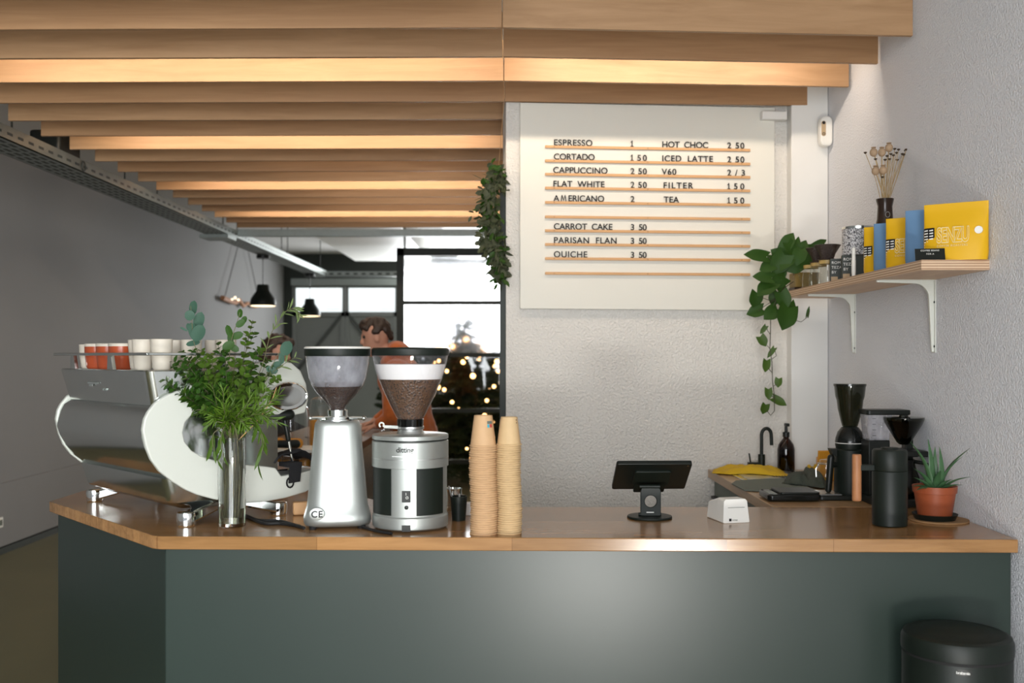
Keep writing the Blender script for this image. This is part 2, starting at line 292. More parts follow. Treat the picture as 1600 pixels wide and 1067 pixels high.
struct('trim_2', MB().box((1.33, 5.215, 2.795), (.13, .05, .042), (0, 0, .086)), M['paint'], 'white rail beside the top of the menu board', 'trim', bev=.004)
struct('trim_3', MB().bx((-3.0, 10.35, 2.785), (1.2, 10.43, 2.855)), M['tray'], 'grey steel channel across the room behind the last slat', 'beam')
# far wall with yard doors, and a white soffit in front of it
fw = MB(); Y0, Y1 = 18.3, 18.5
fw.bx((-4.1, Y0, 0), (-3.93, Y1, 3.4)); fw.bx((-3.93, Y0, 2.83), (-1.98, Y1, 3.4)); fw.bx((-1.98, Y0, 2.95), (2.2, Y1, 3.4)); fw.bx((1.6, Y0, 0), (2.2, Y1, 3.4)); fw.bx((-2.03, Y0, 0), (-1.92, Y1, 3.4))
struct('wall_far', fw, M['dark'], 'dark green wall around the yard doors at the far end', 'wall')
struct('wall_side', MB().bx((1.55, 5.35, 0), (1.7, 18.3, 3.4)), M['paint'], 'white side wall of the rear room behind the partition', 'wall')
struct('trim_4', MB().bx((-3.93, 18.2, 2.83), (-2.05, 18.3, 2.95)), M['tray'], 'grey lintel bar above the yard doors', 'trim')
struct('trim_5', MB().bx((-2.6, 11.0, 3.15), (-1.35, 17.0, 3.4)).bx((-.9, 11.0, 3.22), (1.2, 17, 3.4)), M['paint'], 'white boxed soffit under the rear ceiling', 'soffit')
for n, (xa, xb, lab) in enumerate(((-3.92, -2.985, 'grey braced yard door with white top window, left leaf'), (-2.975, -2.04, 'grey braced yard door behind the person in orange'))):
    d = MB(); z0, z1 = 2.36, 2.79
    d.bx((xa, 18.3, 0), (xb, 18.36, z0)); d.bx((xa, 18.3, z1), (xb, 18.36, 2.83)); d.bx((xa, 18.3, z0), (xa+.05, 18.36, z1)); d.bx((xb-.05, 18.3, z0), (xb, 18.36, z1))
    dr = struct('door_%d' % (n+1), d, M['doorp'], lab, 'door')
    b = MB(); b.bx((xa, 18.27, 0), (xa+.07, 18.3, z0)).bx((xb-.07, 18.27, 0), (xb, 18.3, z0)).bx((xa, 18.27, z0-.08), (xb, 18.3, z0)); obj('door_rail', b, M['doorp'], dr)
    s = 1 if n == 0 else -1; c = MB(); L = math.hypot(.8, 1.0)
    c.box(((xa+xb)/2, 18.28, 1.79), (L, .03, .06), (0, -s*math.atan2(1.0, .8), 0)); obj('brace', c, M['brace'], dr)
    obj('window_pane', MB().bx((xa+.05, 18.32, z0), (xb-.05, 18.335, z1)), M['pane'], dr)
    v = MB()
    for k in range(3): v.bx((xb-.35, 18.3, z0+.05+k*.05), (xb-.08, 18.318, z0+.057+k*.05))
    obj('vent_grille', v, M['tray'], dr)
# steel and glass partition
pt = thing('glass_partition', 'dark steel partition with two frosted panes above clear panes', 'partition', (-.62, 10.6, 0)); pt['kind'] = 'structure'
xl, xr = -.572, .56; f = MB()
f.bx((xl, -.03, 0), (xl+.075, .03, 2.69)).bx((xr-.045, -.03, 0), (xr+.04, .03, 2.69)).bx((xl, -.03, 2.61), (xr, .03, 2.69))
bars = [2.125, 1.585, 1.01, .48]
for z in bars: f.bx((xl+.05, -.025, z-.022), (xr-.02, .025, z+.022))
obj('frame', f, M['steel_dark'], pt)
zs = [2.61]+bars+[0]
for i in range(5): obj('pane', MB().bx((xl+.07, -.006, zs[i+1]+.02), (xr-.04, .006, zs[i]-.02)), M['frost'] if i < 2 else M['pane'], pt)['label'] = 'frosted pane' if i < 2 else 'clear pane'
obj('hanger_rod', MB().tube([(-.49, 0, 2.69), (-.49, 0, 3.4)], .012), M['tray'], pt)
# ceiling slats
def lab_slat(i, lit, side): return '%s timber ceiling slat from the camera%s%s' % (ordw(i+1), ', lit warm by the lamp behind' if lit else '', side)
for i, y in enumerate(SL):
    lit = i in (3, 7, 11, 15); xe = -.04; ym = y-.035; zb = 2.845
    m = M['slat2'] if i % 5 in (1, 4) else M['slat']
    o = obj('ceiling_slat', MB().prism([(-2.72, y, zb), (xe, ym, zb), (xe, ym, zb+.19), (-2.72, y, zb+.19)], (0, .022, 0)), m, bev=.0015)
    tag(o, lab_slat(i, lit, ', long left board'), 'ceiling slat', 'timber ceiling slats')
    if 0 < i < 5:
        o = obj('ceiling_slat', MB().prism([(xe+.004, ym, zb), (1.585, ym+(.09 if i < 4 else .07), zb-.004), (1.585, ym+(.09 if i < 4 else .07), zb+.19), (xe+.004, ym, zb+.19)], (0, .02, 0)), M['slat2'] if i % 2 == 0 else M['slat'], bev=.0015)
        tag(o, lab_slat(i, lit, ', short right board'), 'ceiling slat', 'timber ceiling slats')
# cable tray
ct = thing('cable_tray', 'perforated steel cable tray hanging along the left wall', 'cable tray', (-2.88, 10, 2.76))
b = MB().bx((-.11, -7.5, 0), (.11, 5.4, .006)); b.bx((-.11, -7.5, 0), (-.104, 5.4, .06)); b.bx((.104, -7.5, 0), (.11, 5.4, .08)); obj('channel', b, M['tray'], ct)
s = MB()
for k in range(90): 
    y = -6.6+k*.125
    for x in (-.07, -.025, .02, .065): s.bx((x-.011, y-.04, -.0012), (x+.011, y+.04, .0006))
    s.bx((.109, y-.03, .03), (.1115, y+.03, .045))
obj('slot_perforations', s, M['dark'], ct)['kind'] = 'stuff'
obj('cross_channel', MB().bx((.11, 5.25, 0), (2.9, 5.4, .006)).bx((.11, 5.25, 0), (2.9, 5.256, .075)), M['tray'], ct)
s = MB()
for k in range(22): s.bx((.16+k*.12, 5.2475, .025), (.22+k*.12, 5.2512, .05))
obj('slot_perforations', s, M['dark'], ct)['kind'] = 'stuff'
obj('joint_plate', MB().bx((-.16, -.05, -.035), (.12, .25, .0)), M['tray'], ct)
for k in range(8): obj('hanger_rod', MB().tube([(.1 if k % 2 else -.1, -3.9+1.25*k, .0), (.1 if k % 2 else -.1, -3.9+1.25*k, .64)], .006, 6), M['dark'], ct)
sp = thing('loudspeaker', 'black loudspeaker tucked on the cable tray behind the slats', 'speaker', (-2.87, 6.45, 2.77)); obj('cabinet', MB().bx((-.10, -.16, 0), (.09, .16, .20)), M['black'], sp, bev=.02)
obj('mounting_ring', MB().tube([(.10, .17+.03*math.sin(a*.5), .03+.03*math.cos(a*.5)) for a in range(13)], .005), M['dark'], sp)
# pendant lamps
for (px, py, Y, lab) in ((411, 445, 12.0, 'large black dome pendant lamp above the leafy bouquet'), (484, 467, 14.7, 'smaller looking black pendant lamp in front of the yard door window')):
    p = P(px, py, Y); t = thing('pendant_lamp', lab, 'pendant lamp', p, 0, 'black dome pendant lamps')
    prof = [(.001, 0), (.06, 0), (.066, -.01), (.072, -.07), (.10, -.11), (.135, -.16), (.147, -.21), (.148, -.245)]
    o = obj('shade', MB().lathe(prof, n=36, cap0=True, cap1=False), M['blackm'], t); o.modifiers.new('s', 'SOLIDIFY').thickness = -.004
    obj('shade_lining', MB().lathe([(r-.006, z-.003) for r, z in prof if r > .05], n=36, cap0=True, cap1=False), M['lampin'], t)
    obj('bulb', MB().ball((0, 0, -.17), .045), M['lampin'], t)
    obj('cord', MB().tube([(0, 0, 0), (0, 0, 2.765-p.z)], .006, 6), M['black'], t)
    obj('ceiling_rose', MB().lathe([(.001, 2.715-p.z), (.075, 2.715-p.z), (.075, 2.755-p.z), (.001, 2.755-p.z)], n=28), M['black'], t)
# branch with string on the left wall
q = P(385, 476, 13.2); q.x = -4.03; q.y = 4.03*F/(CX-378); q.z = CZ+(HY-474)/F*q.y
t = thing('wall_hanging', 'driftwood branch hung by a string on the left wall', 'wall decoration', q)
pts = [(.02, -1.1+.22*k, .03*math.sin(k*2.1)+.02*math.cos(k*3.3)) for k in range(11)]
obj('branch', MB().tube(pts, .035, 8, .02), M['walnut'], t); [obj('fairy_bulb', MB().ball(c_, r_), M['lampin'], t) for c_, r_ in (((.06, -.6, .05), .02), ((.06, -.42, .03), .018), ((.06, -.75, .02), .016))]
obj('string', MB().tube([(.02, -1.0, .02), (.015, 0, 1.15), (.02, 1.0, .02)], .006, 5), M['wire'], t)
ws = thing('wall_socket', 'small white wall socket low on the left wall', 'socket', (-4.055, 8.1, .255)); obj('plate', MB().bx((0, -.04, -.04), (.012, .04, .04)), M['whitep'], ws, bev=.004); obj('insert', MB().lathe([(.001, 0), (.024, 0)], n=20, cap1=False).bx((.012, -.022, -.022), (.0135, .022, .022)), M['grey'], ws)
# rear counter with its cake display
struct_c = thing('rear_counter', 'dark walnut counter behind the grinders, beside the person in orange', 'counter', (-1.38, 6.5, 0))
obj('worktop', MB().bx((-.04, -1.30, 1.045), (.53, 1.6, 1.085)), M['counterw'], struct_c, bev=.004); obj('base', MB().bx((-.02, -1.2, 0), (.46, 1.55, 1.045)), M['counterw'], struct_c)
g = thing('display_shelf', 'white snack shelf on a wooden stand behind the espresso machine', 'shelf', (-1.20, 4.95, 0))
obj('shelf_board', MB().bx((-.25, -.12, 1.118), (.30, .12, 1.132)), M['whitep'], g); obj('support', MB().bx((-.25, -.10, 0), (.30, .10, .97)), M['counterw'], g)
obj('side_panel', MB().bx((-.25, -.12, .97), (-.235, .12, 1.118)), M['whitep'], g); obj('side_panel', MB().bx((.285, -.12, .97), (.30, .12, 1.118)), M['whitep'], g)
for k, (x, a) in enumerate(((-1.21, .0), (-1.14, .03), (-1.07, -.02), (-1.0, .02))):
    t = thing('storage_jar', 'amber filled jar, %s from the left under the white shelf' % ORD[k], 'jar', (x, 4.92+a, .97), 0, 'amber jars under the snack shelf')
    obj('jar_body', MB().lathe([(.001, 0), (.027, 0), (.029, .02), (.029, .11), (.022, .125)], n=20, cap1=False), M['glass'], t)
    obj('contents', MB().lathe([(.001, .003), (.026, .003), (.027, .105), (.001, .108)], n=20), M['cake'], t); obj('lid', MB().lathe([(.001, .125), (.025, .125), (.025, .142), (.001, .142)], n=20), M['brushed'], t)
for k in range(3):
    t = obj('pastry', MB().lathe([(.012, .0), (.040, .0), (.047, .012), (.046, .03), (.036, .042), (.018, .040), (.010, .03)], n=28, cap0=False, cap1=False), M['cake'], loc=(-1.055-.092*k, 4.94+.02*(k % 2), 1.134))
    tag(t, 'golden ring pastry, %s from the right on the white shelf' % ORD[k], 'pastry', 'golden pastries')
cd = thing('cake_dome', 'clear glass dome over the pastries behind the espresso machine', 'cake dome', (-1.15, 4.95, 1.133))
obj('dome', MB().rings([[(x*s_, y*s_, z) for x, y in rrect(-.165, -.105, .165, .105, .08)] for s_, z in ((1, 0), (1, .15), (.96, .19), (.8, .215), (.5, .225), (.1, .228))], cap0=False), M['glass'], cd)
obj('knob', MB().ball((0, 0, .245), .018), M['glass'], cd)
jj = thing('glass_jar', 'tall clear glass jar with a lid behind the silver grinder', 'jar', (-1.0, 5.35, 1.085))
obj('jar_body', MB().lathe([(.001, 0), (.058, 0), (.060, .02), (.060, .22), (.05, .25)], n=28, cap1=False), M['glass'], jj); obj('contents', MB().lathe([(.001, .004), (.055, .004), (.056, .17), (.001, .175)], n=24), M['cake'], jj)
obj('lid', MB().lathe([(.001, .25), (.052, .25), (.052, .262), (.03, .275), (.001, .277)], n=24), M['glass'], jj)
ct_ = thing('napkin_holder', 'white paper box on the walnut counter beside the silver grinder', 'box', (-.93, 5.75, 1.085)); obj('box', MB().bx((-.07, -.12, 0), (.07, .12, .10)), M['paper'], ct_, bev=.004)
bm_ = thing('milk_jug', 'dark steel milk jug on the walnut counter behind the grinders', 'jug', (-1.05, 6.2, 1.085)); obj('body', MB().lathe([(.001, 0), (.06, 0), (.062, .02), (.052, .10), (.056, .14)], n=24, cap1=False), M['satin'], bm_); obj('handle', MB().tube([(.05, 0, .12), (.095, 0, .11), (.095, 0, .04), (.055, 0, .03)], .006), M['satin'], bm_)
for k, (x, y) in enumerate(((-1.14, 6.0), (-1.2, 6.45), (-1.07, 6.7))):
    t = thing('saucer_stack', ('dark cup with saucer nearest the milk jug', 'dark cup with saucer left of the milk jug', 'dark cup with saucer farthest back on the walnut counter')[k], 'cup', (x, y, 1.085), 0, 'dark cups on the walnut counter')
    obj('saucer', MB().lathe([(.001, 0), (.035, 0), (.075, .014), (.072, .018), (.001, .008)], n=26), M['black'], t); obj('cup', MB().lathe([(.001, .01), (.028, .01), (.04, .04), (.042, .07), (.038, .07), (.03, .02)], n=26, cap1=False), M['blackg'], t)
# fir tree with lights behind the partition
rnd = random.Random(5)
tr = thing('christmas_tree', 'dark fir tree with warm lights behind the glass partition', 'tree', (-.60, 12.9, 0))
b = MB()
for k in range(520):
    h = .25+1.85*rnd.random()**1.15; R = (2.28-h)*.50+.04; a = rnd.uniform(0, 2*PI); d = Vector((math.cos(a), math.sin(a), -.18+rnd.uniform(-.1, .1)))
    L = R*rnd.uniform(.65, 1.05); o_ = Vector((0, 0, h)); side = d.cross(Vector((0, 0, 1))).normalized()
    for j in range(7):
        c = o_+d*L*(.25+.75*j/6)
        for s_ in (-1, 1):
            e = c+(side*s_*.75+d*.7+Vector((0, 0, rnd.uniform(-.3, .25))))*L*.30*(1.1-.5*j/6); wv = Vector((0, 0, .022))
            b.face([c-wv, e, c+wv+d*.02])
obj('foliage', b, M['fir'], tr, fix=False); obj('trunk', MB().tube([(0, 0, 0), (0, 0, 2.25)], .05, 8, .01), M['darkstem'], tr)
ls = thing('string_lights', 'string of warm white bulbs wound around the fir tree', 'string lights', (-.60, 12.9, 0)); pts = []
for k in range(95):
    h = .25+1.55*k/95+rnd.uniform(-.05, .05); R = (2.28-h)*.50*rnd.uniform(.85, 1.08)+.02; a = k*.62+rnd.uniform(-.35, .35); pts.append(Vector((R*math.cos(a), R*math.sin(a), h+.03*math.sin(k*2.7))))
for p in pts: obj('bulb', MB().ball(p, rnd.choice((.016, .022, .028, .032)), u=8, v=6), M['bulb'], ls)
obj('wire', MB().tube(pts, .004, 4), M['wire'], ls)
hg = MB()
for j in range(2600):
    hg.leaf((rnd.uniform(-1.9, .75), rnd.uniform(14.95, 15.4), rnd.uniform(0, 1.58)+rnd.uniform(0, .1)), (rnd.uniform(-1, 1), rnd.uniform(-1, .2), rnd.uniform(-.4, 1)), (rnd.uniform(-.6, .6), -1, .5), .16, .08, n=3)
hg.bx((-1.9, 15.2, 0), (.75, 15.35, 1.5)); o = obj('hedge', hg, M['fir'], fix=False); tag(o, 'dark clipped hedge behind the fir tree', 'hedge')
# shrubs behind the tree
for k, (x, y, s_) in enumerate(((.55, 13.6, 1.0), (-1.35, 14.2, .75))):
    b = MB()
    for j in range(420):
        v = Vector((rnd.gauss(0, 1), rnd.gauss(0, 1), rnd.gauss(0, 1))).normalized()*rnd.uniform(.5, 1)
        b.leaf(Vector((0, 0, .85*s_))+Vector((v.x*.42, v.y*.4, v.z*.85))*s_, v+Vector((0, 0, .3)), (rnd.random(), rnd.random(), 1), .13, .06, n=3)
    t = thing('potted_shrub', ('dark shrub standing to the right of the fir tree', 'low dark shrub standing to the left of the fir tree')[k], 'shrub', (x, y, 0)); obj('foliage', b, M['leafd'], t, fix=False); obj('stem', MB().tube([(0, 0, 0), (0, 0, 1.0*s_)], .03), M['darkstem'], t)
# ---------------------------------------------------------------- counters
CT = 1.0
base_poly = [(-1.80, 4.06), (-1.112, 3.285), (1.575, 3.232), (1.597, 3.86), (.02, 3.86), (-.40, 3.86), (-.88, 4.48), (-1.80, 4.48)]
top_poly = [(-1.83, 4.05), (-1.150, 3.275), (-1.118, 3.262), (1.585, 3.205), (1.598, 3.88), (1.02, 3.90), (-.40, 3.90), (-.88, 4.53), (-1.83, 4.53)]
o = obj('bar_counter', MB().prism([(x, y, 0) for x, y in base_poly], (0, 0, CT-.042)), M['base'], bev=.003); tag(o, 'dark green grey counter front below the oak worktop', 'counter')
o = obj('counter_worktop', MB().prism([(x, y, CT-.042) for x, y in top_poly], (0, 0, .042)), M['top'], bev=.003); tag(o, 'long oiled oak worktop with angled left end', 'worktop')
sc = thing('sink_cabinet', 'sage green sink cabinet under the side worktop by the right wall', 'cabinet', (1.3, 4.5, 0))
obj('cabinet_body', MB().bx((-.26, -.60, .08), (.297, .66, .955)), M['cab'], sc, bev=.002)
for a, b_ in ((-.60, .03), (.04, .66)):
    d_ = obj('door', MB().bx((-.28, a, .09), (-.262, b_, .945)), M['cab'], sc, bev=.002); obj('handle', MB().bx((-.305, b_-.19, .865), (-.282, b_-.04, .877)), M['black'], d_)
obj('plinth', MB().bx((-.22, -.60, 0), (.297, .66, .08)), M['dark'], sc)
b = MB().prism([(.995, 3.905, CT-.042), (1.598, 3.885, CT-.042), (1.598, 5.20, CT-.042), (.995, 5.20, CT-.042)], (0, 0, .042)); o = obj('side_worktop', b, M['top2'], bev=.003); tag(o, 'oak side worktop with sink along the right wall', 'worktop')
# ---------------------------------------------------------------- espresso machine
MO = Vector((-1.10, 3.46, CT)); MA = math.atan2(.682, .731); V = Vector((math.cos(MA), math.sin(MA), 0)); U = Vector((-math.sin(MA), math.cos(MA), 0))
def mv(px, py, u):        # (v, z) in the machine's own frame of a pixel on the plane u = const
    d = Vector(((px-CX)/F, 1, (HY-py)/F)); o_ = Vector((0, 0, CZ))-MO; t = (u-o_.dot(U))/d.dot(U); q = o_+d*t; return (q.dot(V), q.z)
em = thing('espresso_machine', 'large chrome espresso machine with curved white side panels', 'espresso machine', MO, MA)
uA, uB = -.05, .755
bulge = [(-.126, .412), (-.148, .392), (-.160, .368), (-.167, .338), (-.169, .309), (-.159, .277), (-.140, .238), (-.111, .199), (-.072, .166)]
b = MB(); prof = bulge+[(.33, .166), (.33, .412)]; b.prism([(v, uA+.02, z) for v, z in prof], (0, uB-uA-.04, 0)); obj('body', b, M['satin'], em, sharp=30)
def loft(b, secs):
    b.rings([[(x, y, z) for x, y in rrect(x0, y0, x1, y1, r)] for x0, y0, x1, y1, r, z in secs])
b = MB(); loft(b, [(-.130, -.026, .36, .735, .030, .412), (-.157, -.042, .36, .75, .030, .524), (-.153, -.038, .357, .746, .03, .528)]); ub = obj('upper_panel', b, M['satin'], em, sharp=30)
obj('emblem', MB().box((-.1495, .43, .478), (.002, .10, .006), (0, .24, 0)).box((-.1495, .45, .47), (.002, .03, .008), (0, .24, 0)), M['doorp'], ub)
text('engraving', 'ETU', .024, (-.1435, .36, .452), (PI/2-.23, 0, -PI/2), M['tray'], ub, .0008, 1.1)
b = MB(); loft(b, [(.0, .03, .34, .68, .02, .056), (-.064, -.018, .38, .72, .03, .084), (-.068, -.020, .38, .722, .03, .092), (-.088, -.028, .40, .735, .03, .168)]); obj('lower_panel', b, M['satin'], em, sharp=30)
side = [(260, 618), (280, 609), (298, 602), (330, 590), (370, 577), (410, 566), (436, 561), (456, 567), (470, 579), (479, 600), (482, 625), (477, 645), (455, 650), (416, 646), (380, 640), (345, 640), (318, 642), (300, 648), (290, 660), (286, 676), (289, 690), (300, 704), (314, 712), (331, 718), (371, 725), (416, 729), (431, 731), (440, 744), (470, 739), (492, 733), (494, 758), (478, 769), (447, 778), (415, 784), (382, 786), (366, 785), (334, 780), (308, 773), (290, 765), (269, 752), (249, 736), (236, 718), (228, 698), (223, 672), (226, 655), (232, 643), (242, 630)]
pts = [mv(x, y, uA) for x, y in side]
for u0, lab in ((uA, 'near side'), (uB-.02, 'far side')):
    o = obj('side_panel', MB().prism([(v, u0, z) for v, z in pts], (0, .02, 0)), M['panelw'], em, bev=.005, seg=3, sharp=50); o['label'] = 'white curved panel'
# group head housing between the panels, its side cap, inner column and drip tray
hp = [mv(x, y, uA) for x, y in ((300, 606), (370, 580), (436, 565), (466, 580), (476, 602), (474, 640), (416, 642), (330, 640))]
obj('group_housing', MB().prism([(v, uA+.021, z) for v, z in hp], (0, uB-uA-.042, 0)), M['satin'], em, bev=.006)
cv, cz = mv(447, 619, uA); rv = mv(478, 619, uA)[0]-cv; rz = cz-mv(447, 641, uA)[1]
oc = obj('side_cap', MB().rings([[(cv+rv*k*math.cos(a), u, cz+rz*k*math.sin(a)) for a in [2*PI*j/40 for j in range(40)]] for k, u in ((1, uA), (1, uA-.014), (.93, uA-.018), (.93, uA-.014))], cap0=False), M['chrome'], em)
obj('cap_face', MB().rings([[(cv+rv*k*math.cos(a), u, cz+rz*k*math.sin(a)) for a in [2*PI*j/40 for j in range(40)]] for k, u in ((.93, uA-.013), (.5, uA-.015), (.01, uA-.016))], cap0=False), M['satin'], oc)
v0, z0 = mv(336, 640, uA); v1 = mv(416, 640, uA)[0]; zb = mv(416, 729, uA)[1]
obj('inner_column', MB().bx((v0-.12, uA+.04, zb-.02), (v1, uB-.04, z0+.01)), M['satin'], em, bev=.012)
vt, zt = mv(431, 731, uA+.01)
obj('drip_tray', MB().bx((v1, uA+.022, zt-.045), (vt+.17, uB-.022, zt-.012)), M['brushed'], em, bev=.003); sl = MB()
for k in range(14): sl.bx((v1+.01, uA+.05+k*.05, zt-.012), (vt+.16, uA+.066+k*.05, zt-.009))
obj('drip_grate', sl, M['chrome'], em)
for uu, lab in ((.12, 'a'), (.36, 'b'), (.6, 'c')):
    gr = obj('group_head', MB().lathe([(.001, .36), (.036, .36), (.036, .30), (.040, .29), (.040, .265), (.001, .265)], (v1+.06, uu, 0), 28), M['chrome'], em)
    pf = obj('portafilter', MB().lathe([(.001, .262), (.036, .262), (.034, .235), (.02, .228), (.001, .228)], (v1+.06, uu, 0), 24).tube([(v1+.09, uu, .247), (v1+.12, uu, .247)], .009), M['chrome'], em)
    obj('portafilter_handle', MB().capsule((v1+.12, uu, .247), (v1+.215, uu-.012, .242), .013, .017), M['black'], pf)
wv, wz = mv(442, 650, -.02); w2, wz2 = mv(458, 728, -.02)
sw = obj('steam_wand', MB().tube([(wv-.01, -.02, wz+.03), (wv, -.02, wz), (wv+.015, -.02, wz-.05), (w2, -.02, wz2)], .0048, 10), M['chrome'], em)
a_, b_ = Vector((wv+.008, -.02, wz-.018)), Vector((wv+.022, -.02, wz-.085)); obj('wand_grip', MB().capsule(a_, b_, .010, .009), M['black'], sw)
kv, kz = mv(437, 649, -.03); obj('steam_knob', MB().capsule((kv-.06, -.02, kz), (kv+.03, -.045, kz+.002), .013, .020), M['black'], em)
for vx, uu in ((0, 0), (0, .807), (.35, .0), (.35, .807)):
    sgn = 1 if uu < .4 else -1; dv = .10 if vx < .1 else -.10
    f = obj('foot', MB().lathe([(.001, 0), (.026, 0), (.030, .004), (.032, .036), (.030, .046), (.024, .050), (.001, .050)], (vx, uu, 0), 28), M['chrome'], em)
    obj('foot_arm', MB().rings([[(vx+dv*1.3*q, uu+sgn*.04*q+oy, .024+.034*q+oz) for oy, oz in ((-.030, -.016), (.030, -.016), (.028, .022), (-.028, .022))] for q in (0, .35, .7, 1)]), M['chrome'], f, bev=.006)
rl = obj('cup_rail', MB().bx((-.160, -.05, .576), (-.148, .80, .586)).bx((-.160, -.05, .576), (.36, -.038, .586)).bx((.35, -.05, .576), (.362, .80, .586)), M['satin'], em, bev=.002)
for uu in (.62, .27): obj('rail_post', MB().prism([(-.152, uu-.026, .526), (-.152, uu+.026, .526), (-.155, uu+.014, .578), (-.155, uu-.014, .578)], (.012, 0, 0)), M['satin'], rl)
obj('rail_post', MB().bx((.1, -.046, .526), (.12, -.04, .578)), M['satin'], rl)
MTOP = CT+.528
def mpt(v, u, z=.5285): return MO+V*v+U*u+Vector((0, 0, z))
cupp = [(.001, 0), (.026, 0), (.030, .006), (.0345, .05), (.035, .078), (.0315, .078), (.030, .05), (.026, .01), (.001, .008)]
def cup(name, label, loc, m, rim, group, s=1.0):
    t = thing(name, label, 'cup', loc, 0, group); q = s*1.12; obj('cup_body', MB().lathe([(r*q, z*s) for r, z in cupp[:5]], n=32, cap1=False), m, t)
    obj('rim', MB().lathe([(r*q, z*s) for r, z in [(.0345, .066), (.0356, .079), (.0318, .080), (.030, .05), (.026, .01), (.001, .008)]], n=32, cap0=False), rim, t); return t
cup('cup', 'pale stoneware cup at the far left of the row on the machine', mpt(-.09, .60), M['cream'], M['cream'], 'stoneware cups on the machine', 1.12)
for k, u in enumerate((.545, .462, .372)): cup('cup', 'terracotta red cup with bare rim, %s from the left on the machine' % ORD[k], mpt(-.09+.01*k, u), M['red'], M['cream'], 'red cups on the machine', 1.15)
g0 = 'white stacked cups on the machine'
for k, (v, u) in enumerate(((-.05, .270), (-.08, .165), (-.06, .06), (.06, .23), (.07, .11), (.17, .05), (.19, .17))):
    for lv in (0, 1):
        nm = ('just right of the red cups', 'second stack from the red cups', 'third stack from the red cups at the near corner', 'fourth stack behind the near corner', 'fifth stack behind the leaves', 'sixth stack nearest the group heads', 'seventh stack farthest behind the leaves')[k]
        cup('cup', '%s cream cup of the stack %s' % (('lower', 'upper')[lv], nm), mpt(v, u, .5285+.030*lv), M['cream'], M['cream'], g0, (.86, .92)[lv])
# black cloth on the tray, eraser block, cables
cl = MB(); q0 = mv(417, 724, .02); rnd = random.Random(3); rows = []
for i in range(13):
    row = []
    for j in range(9):
        v = q0[0]+.0+.17*i/12; u = -.035+.14*j/8; z = q0[1]+.006+.042*math.sin(PI*i/12)**.8*(.55+.45*math.sin(PI*min(1, j/6+.3)))+.006*math.sin(i*.9+j*.8)
        row.append(cl.b.verts.new((v, u, z)))
    rows.append(row)
for a, b_ in zip(rows, rows[1:]):
    for k in range(8): cl.b.faces.new((a[k], b_[k], b_[k+1], a[k+1]))
tail = [mv(452, 728, -.055), mv(470, 726, -.055), mv(467, 752, -.055), mv(450, 755, -.055)]
cl.prism([(tail[0][0], -.057, tail[0][1]), (tail[1][0], -.057, tail[1][1]), (tail[2][0], -.058, tail[2][1]), (tail[3][0], -.058, tail[3][1])], (0, -.006, 0)); cl.bx((tail[0][0]-.01, -.064, tail[0][1]-.004), (tail[1][0], .0, tail[0][1]+.012))
l0 = mv(453, 753, -.06); cl.tube([(l0[0]+.014*math.cos(a), -.062, l0[1]+.018*math.sin(a)-.002) for a in [2*PI*k/12 for k in range(13)]], .003, 6)
for vv in cl.b.verts: vv.co = MO+V*vv.co.x+U*vv.co.y+Vector((0, 0, vv.co.z))
o = obj('bar_cloth', cl, M['blackc'], fix=False); tag(o, 'black bar cloth draped over the drip tray of the espresso machine', 'cloth'); o.modifiers.new('s', 'SOLIDIFY').thickness = .004
p = onz(472, 804, CT); o = obj('wooden_block', MB().box((0, 0, .024), (.065, .04, .046), (0, 0, .3)), M['rail'], loc=p, bev=.006); tag(o, 'small pale wooden block between the machine and silver grinder', 'block')
def cable(label, px, r=.006, z=CT+.006):
    raw = [onz(x, y, z) for x, y in px]; pts = []
    for i in range(len(raw)-1):
        p0, p1, p2, p3 = raw[max(i-1, 0)], raw[i], raw[i+1], raw[min(i+2, len(raw)-1)]
        for k in range(8):
            t = k/8; pts.append(.5*((2*p1)+(p2-p0)*t+(2*p0-5*p1+4*p2-p3)*t*t+(3*p1-p0-3*p2+p3)*t**3))
    pts.append(raw[-1]); o = obj('power_cable', MB().tube(pts, r, 8), M['wire']); return tag(o, label, 'cable')
cable('black cable running from the vase to the silver grinder', [(360, 796), (385, 806), (405, 813), (440, 815), (475, 825)])
cable('second black cable looping behind the vase', [(345, 792), (378, 803), (410, 817), (440, 818), (468, 822)])
cable('black power cable looping from the drum grinder switch', [(560, 822), (575, 826), (590, 830), (612, 833.5)], .005, CT+.005)
# ---------------------------------------------------------------- silver grinder
gp = Vector((-.592, 3.475, CT)); t = thing('coffee_grinder', 'silver tapered coffee grinder with dark beans in its clear hopper', 'coffee grinder', gp, .16)
def sup(hw, hd, z, e=3.4, n=48, cx=0):
    out = []
    for k in range(n):
        a = 2*PI*k/n; c, s_ = math.cos(a), math.sin(a); out.append((cx+hw*abs(c)**(2/e)*(1 if c >= 0 else -1), hd*abs(s_)**(2/e)*(1 if s_ >= 0 else -1), z))
    return out
b = MB(); secs = [(.108, .092, .010, 0), (.112, .098, .018, 0), (.113, .099, .035, 0), (.109, .095, .05, .0), (.103, .088, .07, 0), (.099, .084, .10, 0), (.094, .080, .16, 0), (.088, .076, .22, 0), (.082, .072, .285, 0), (.077, .069, .338, 0), (.075, .067, .348, 0), (.069, .061, .357, 0)]
b.rings([sup(a, d, z, cx=c) for a, d, z, c in secs]); obj('grinder_body', b, M['alu'], t, sharp=60)
b = MB()
for x in (-.08, .08):
    for y in (-.07, .07): b.lathe([(.012, 0), (.013, .012)], (x, y, 0), 14)
obj('rubber_foot', b, M['rubber'], t)
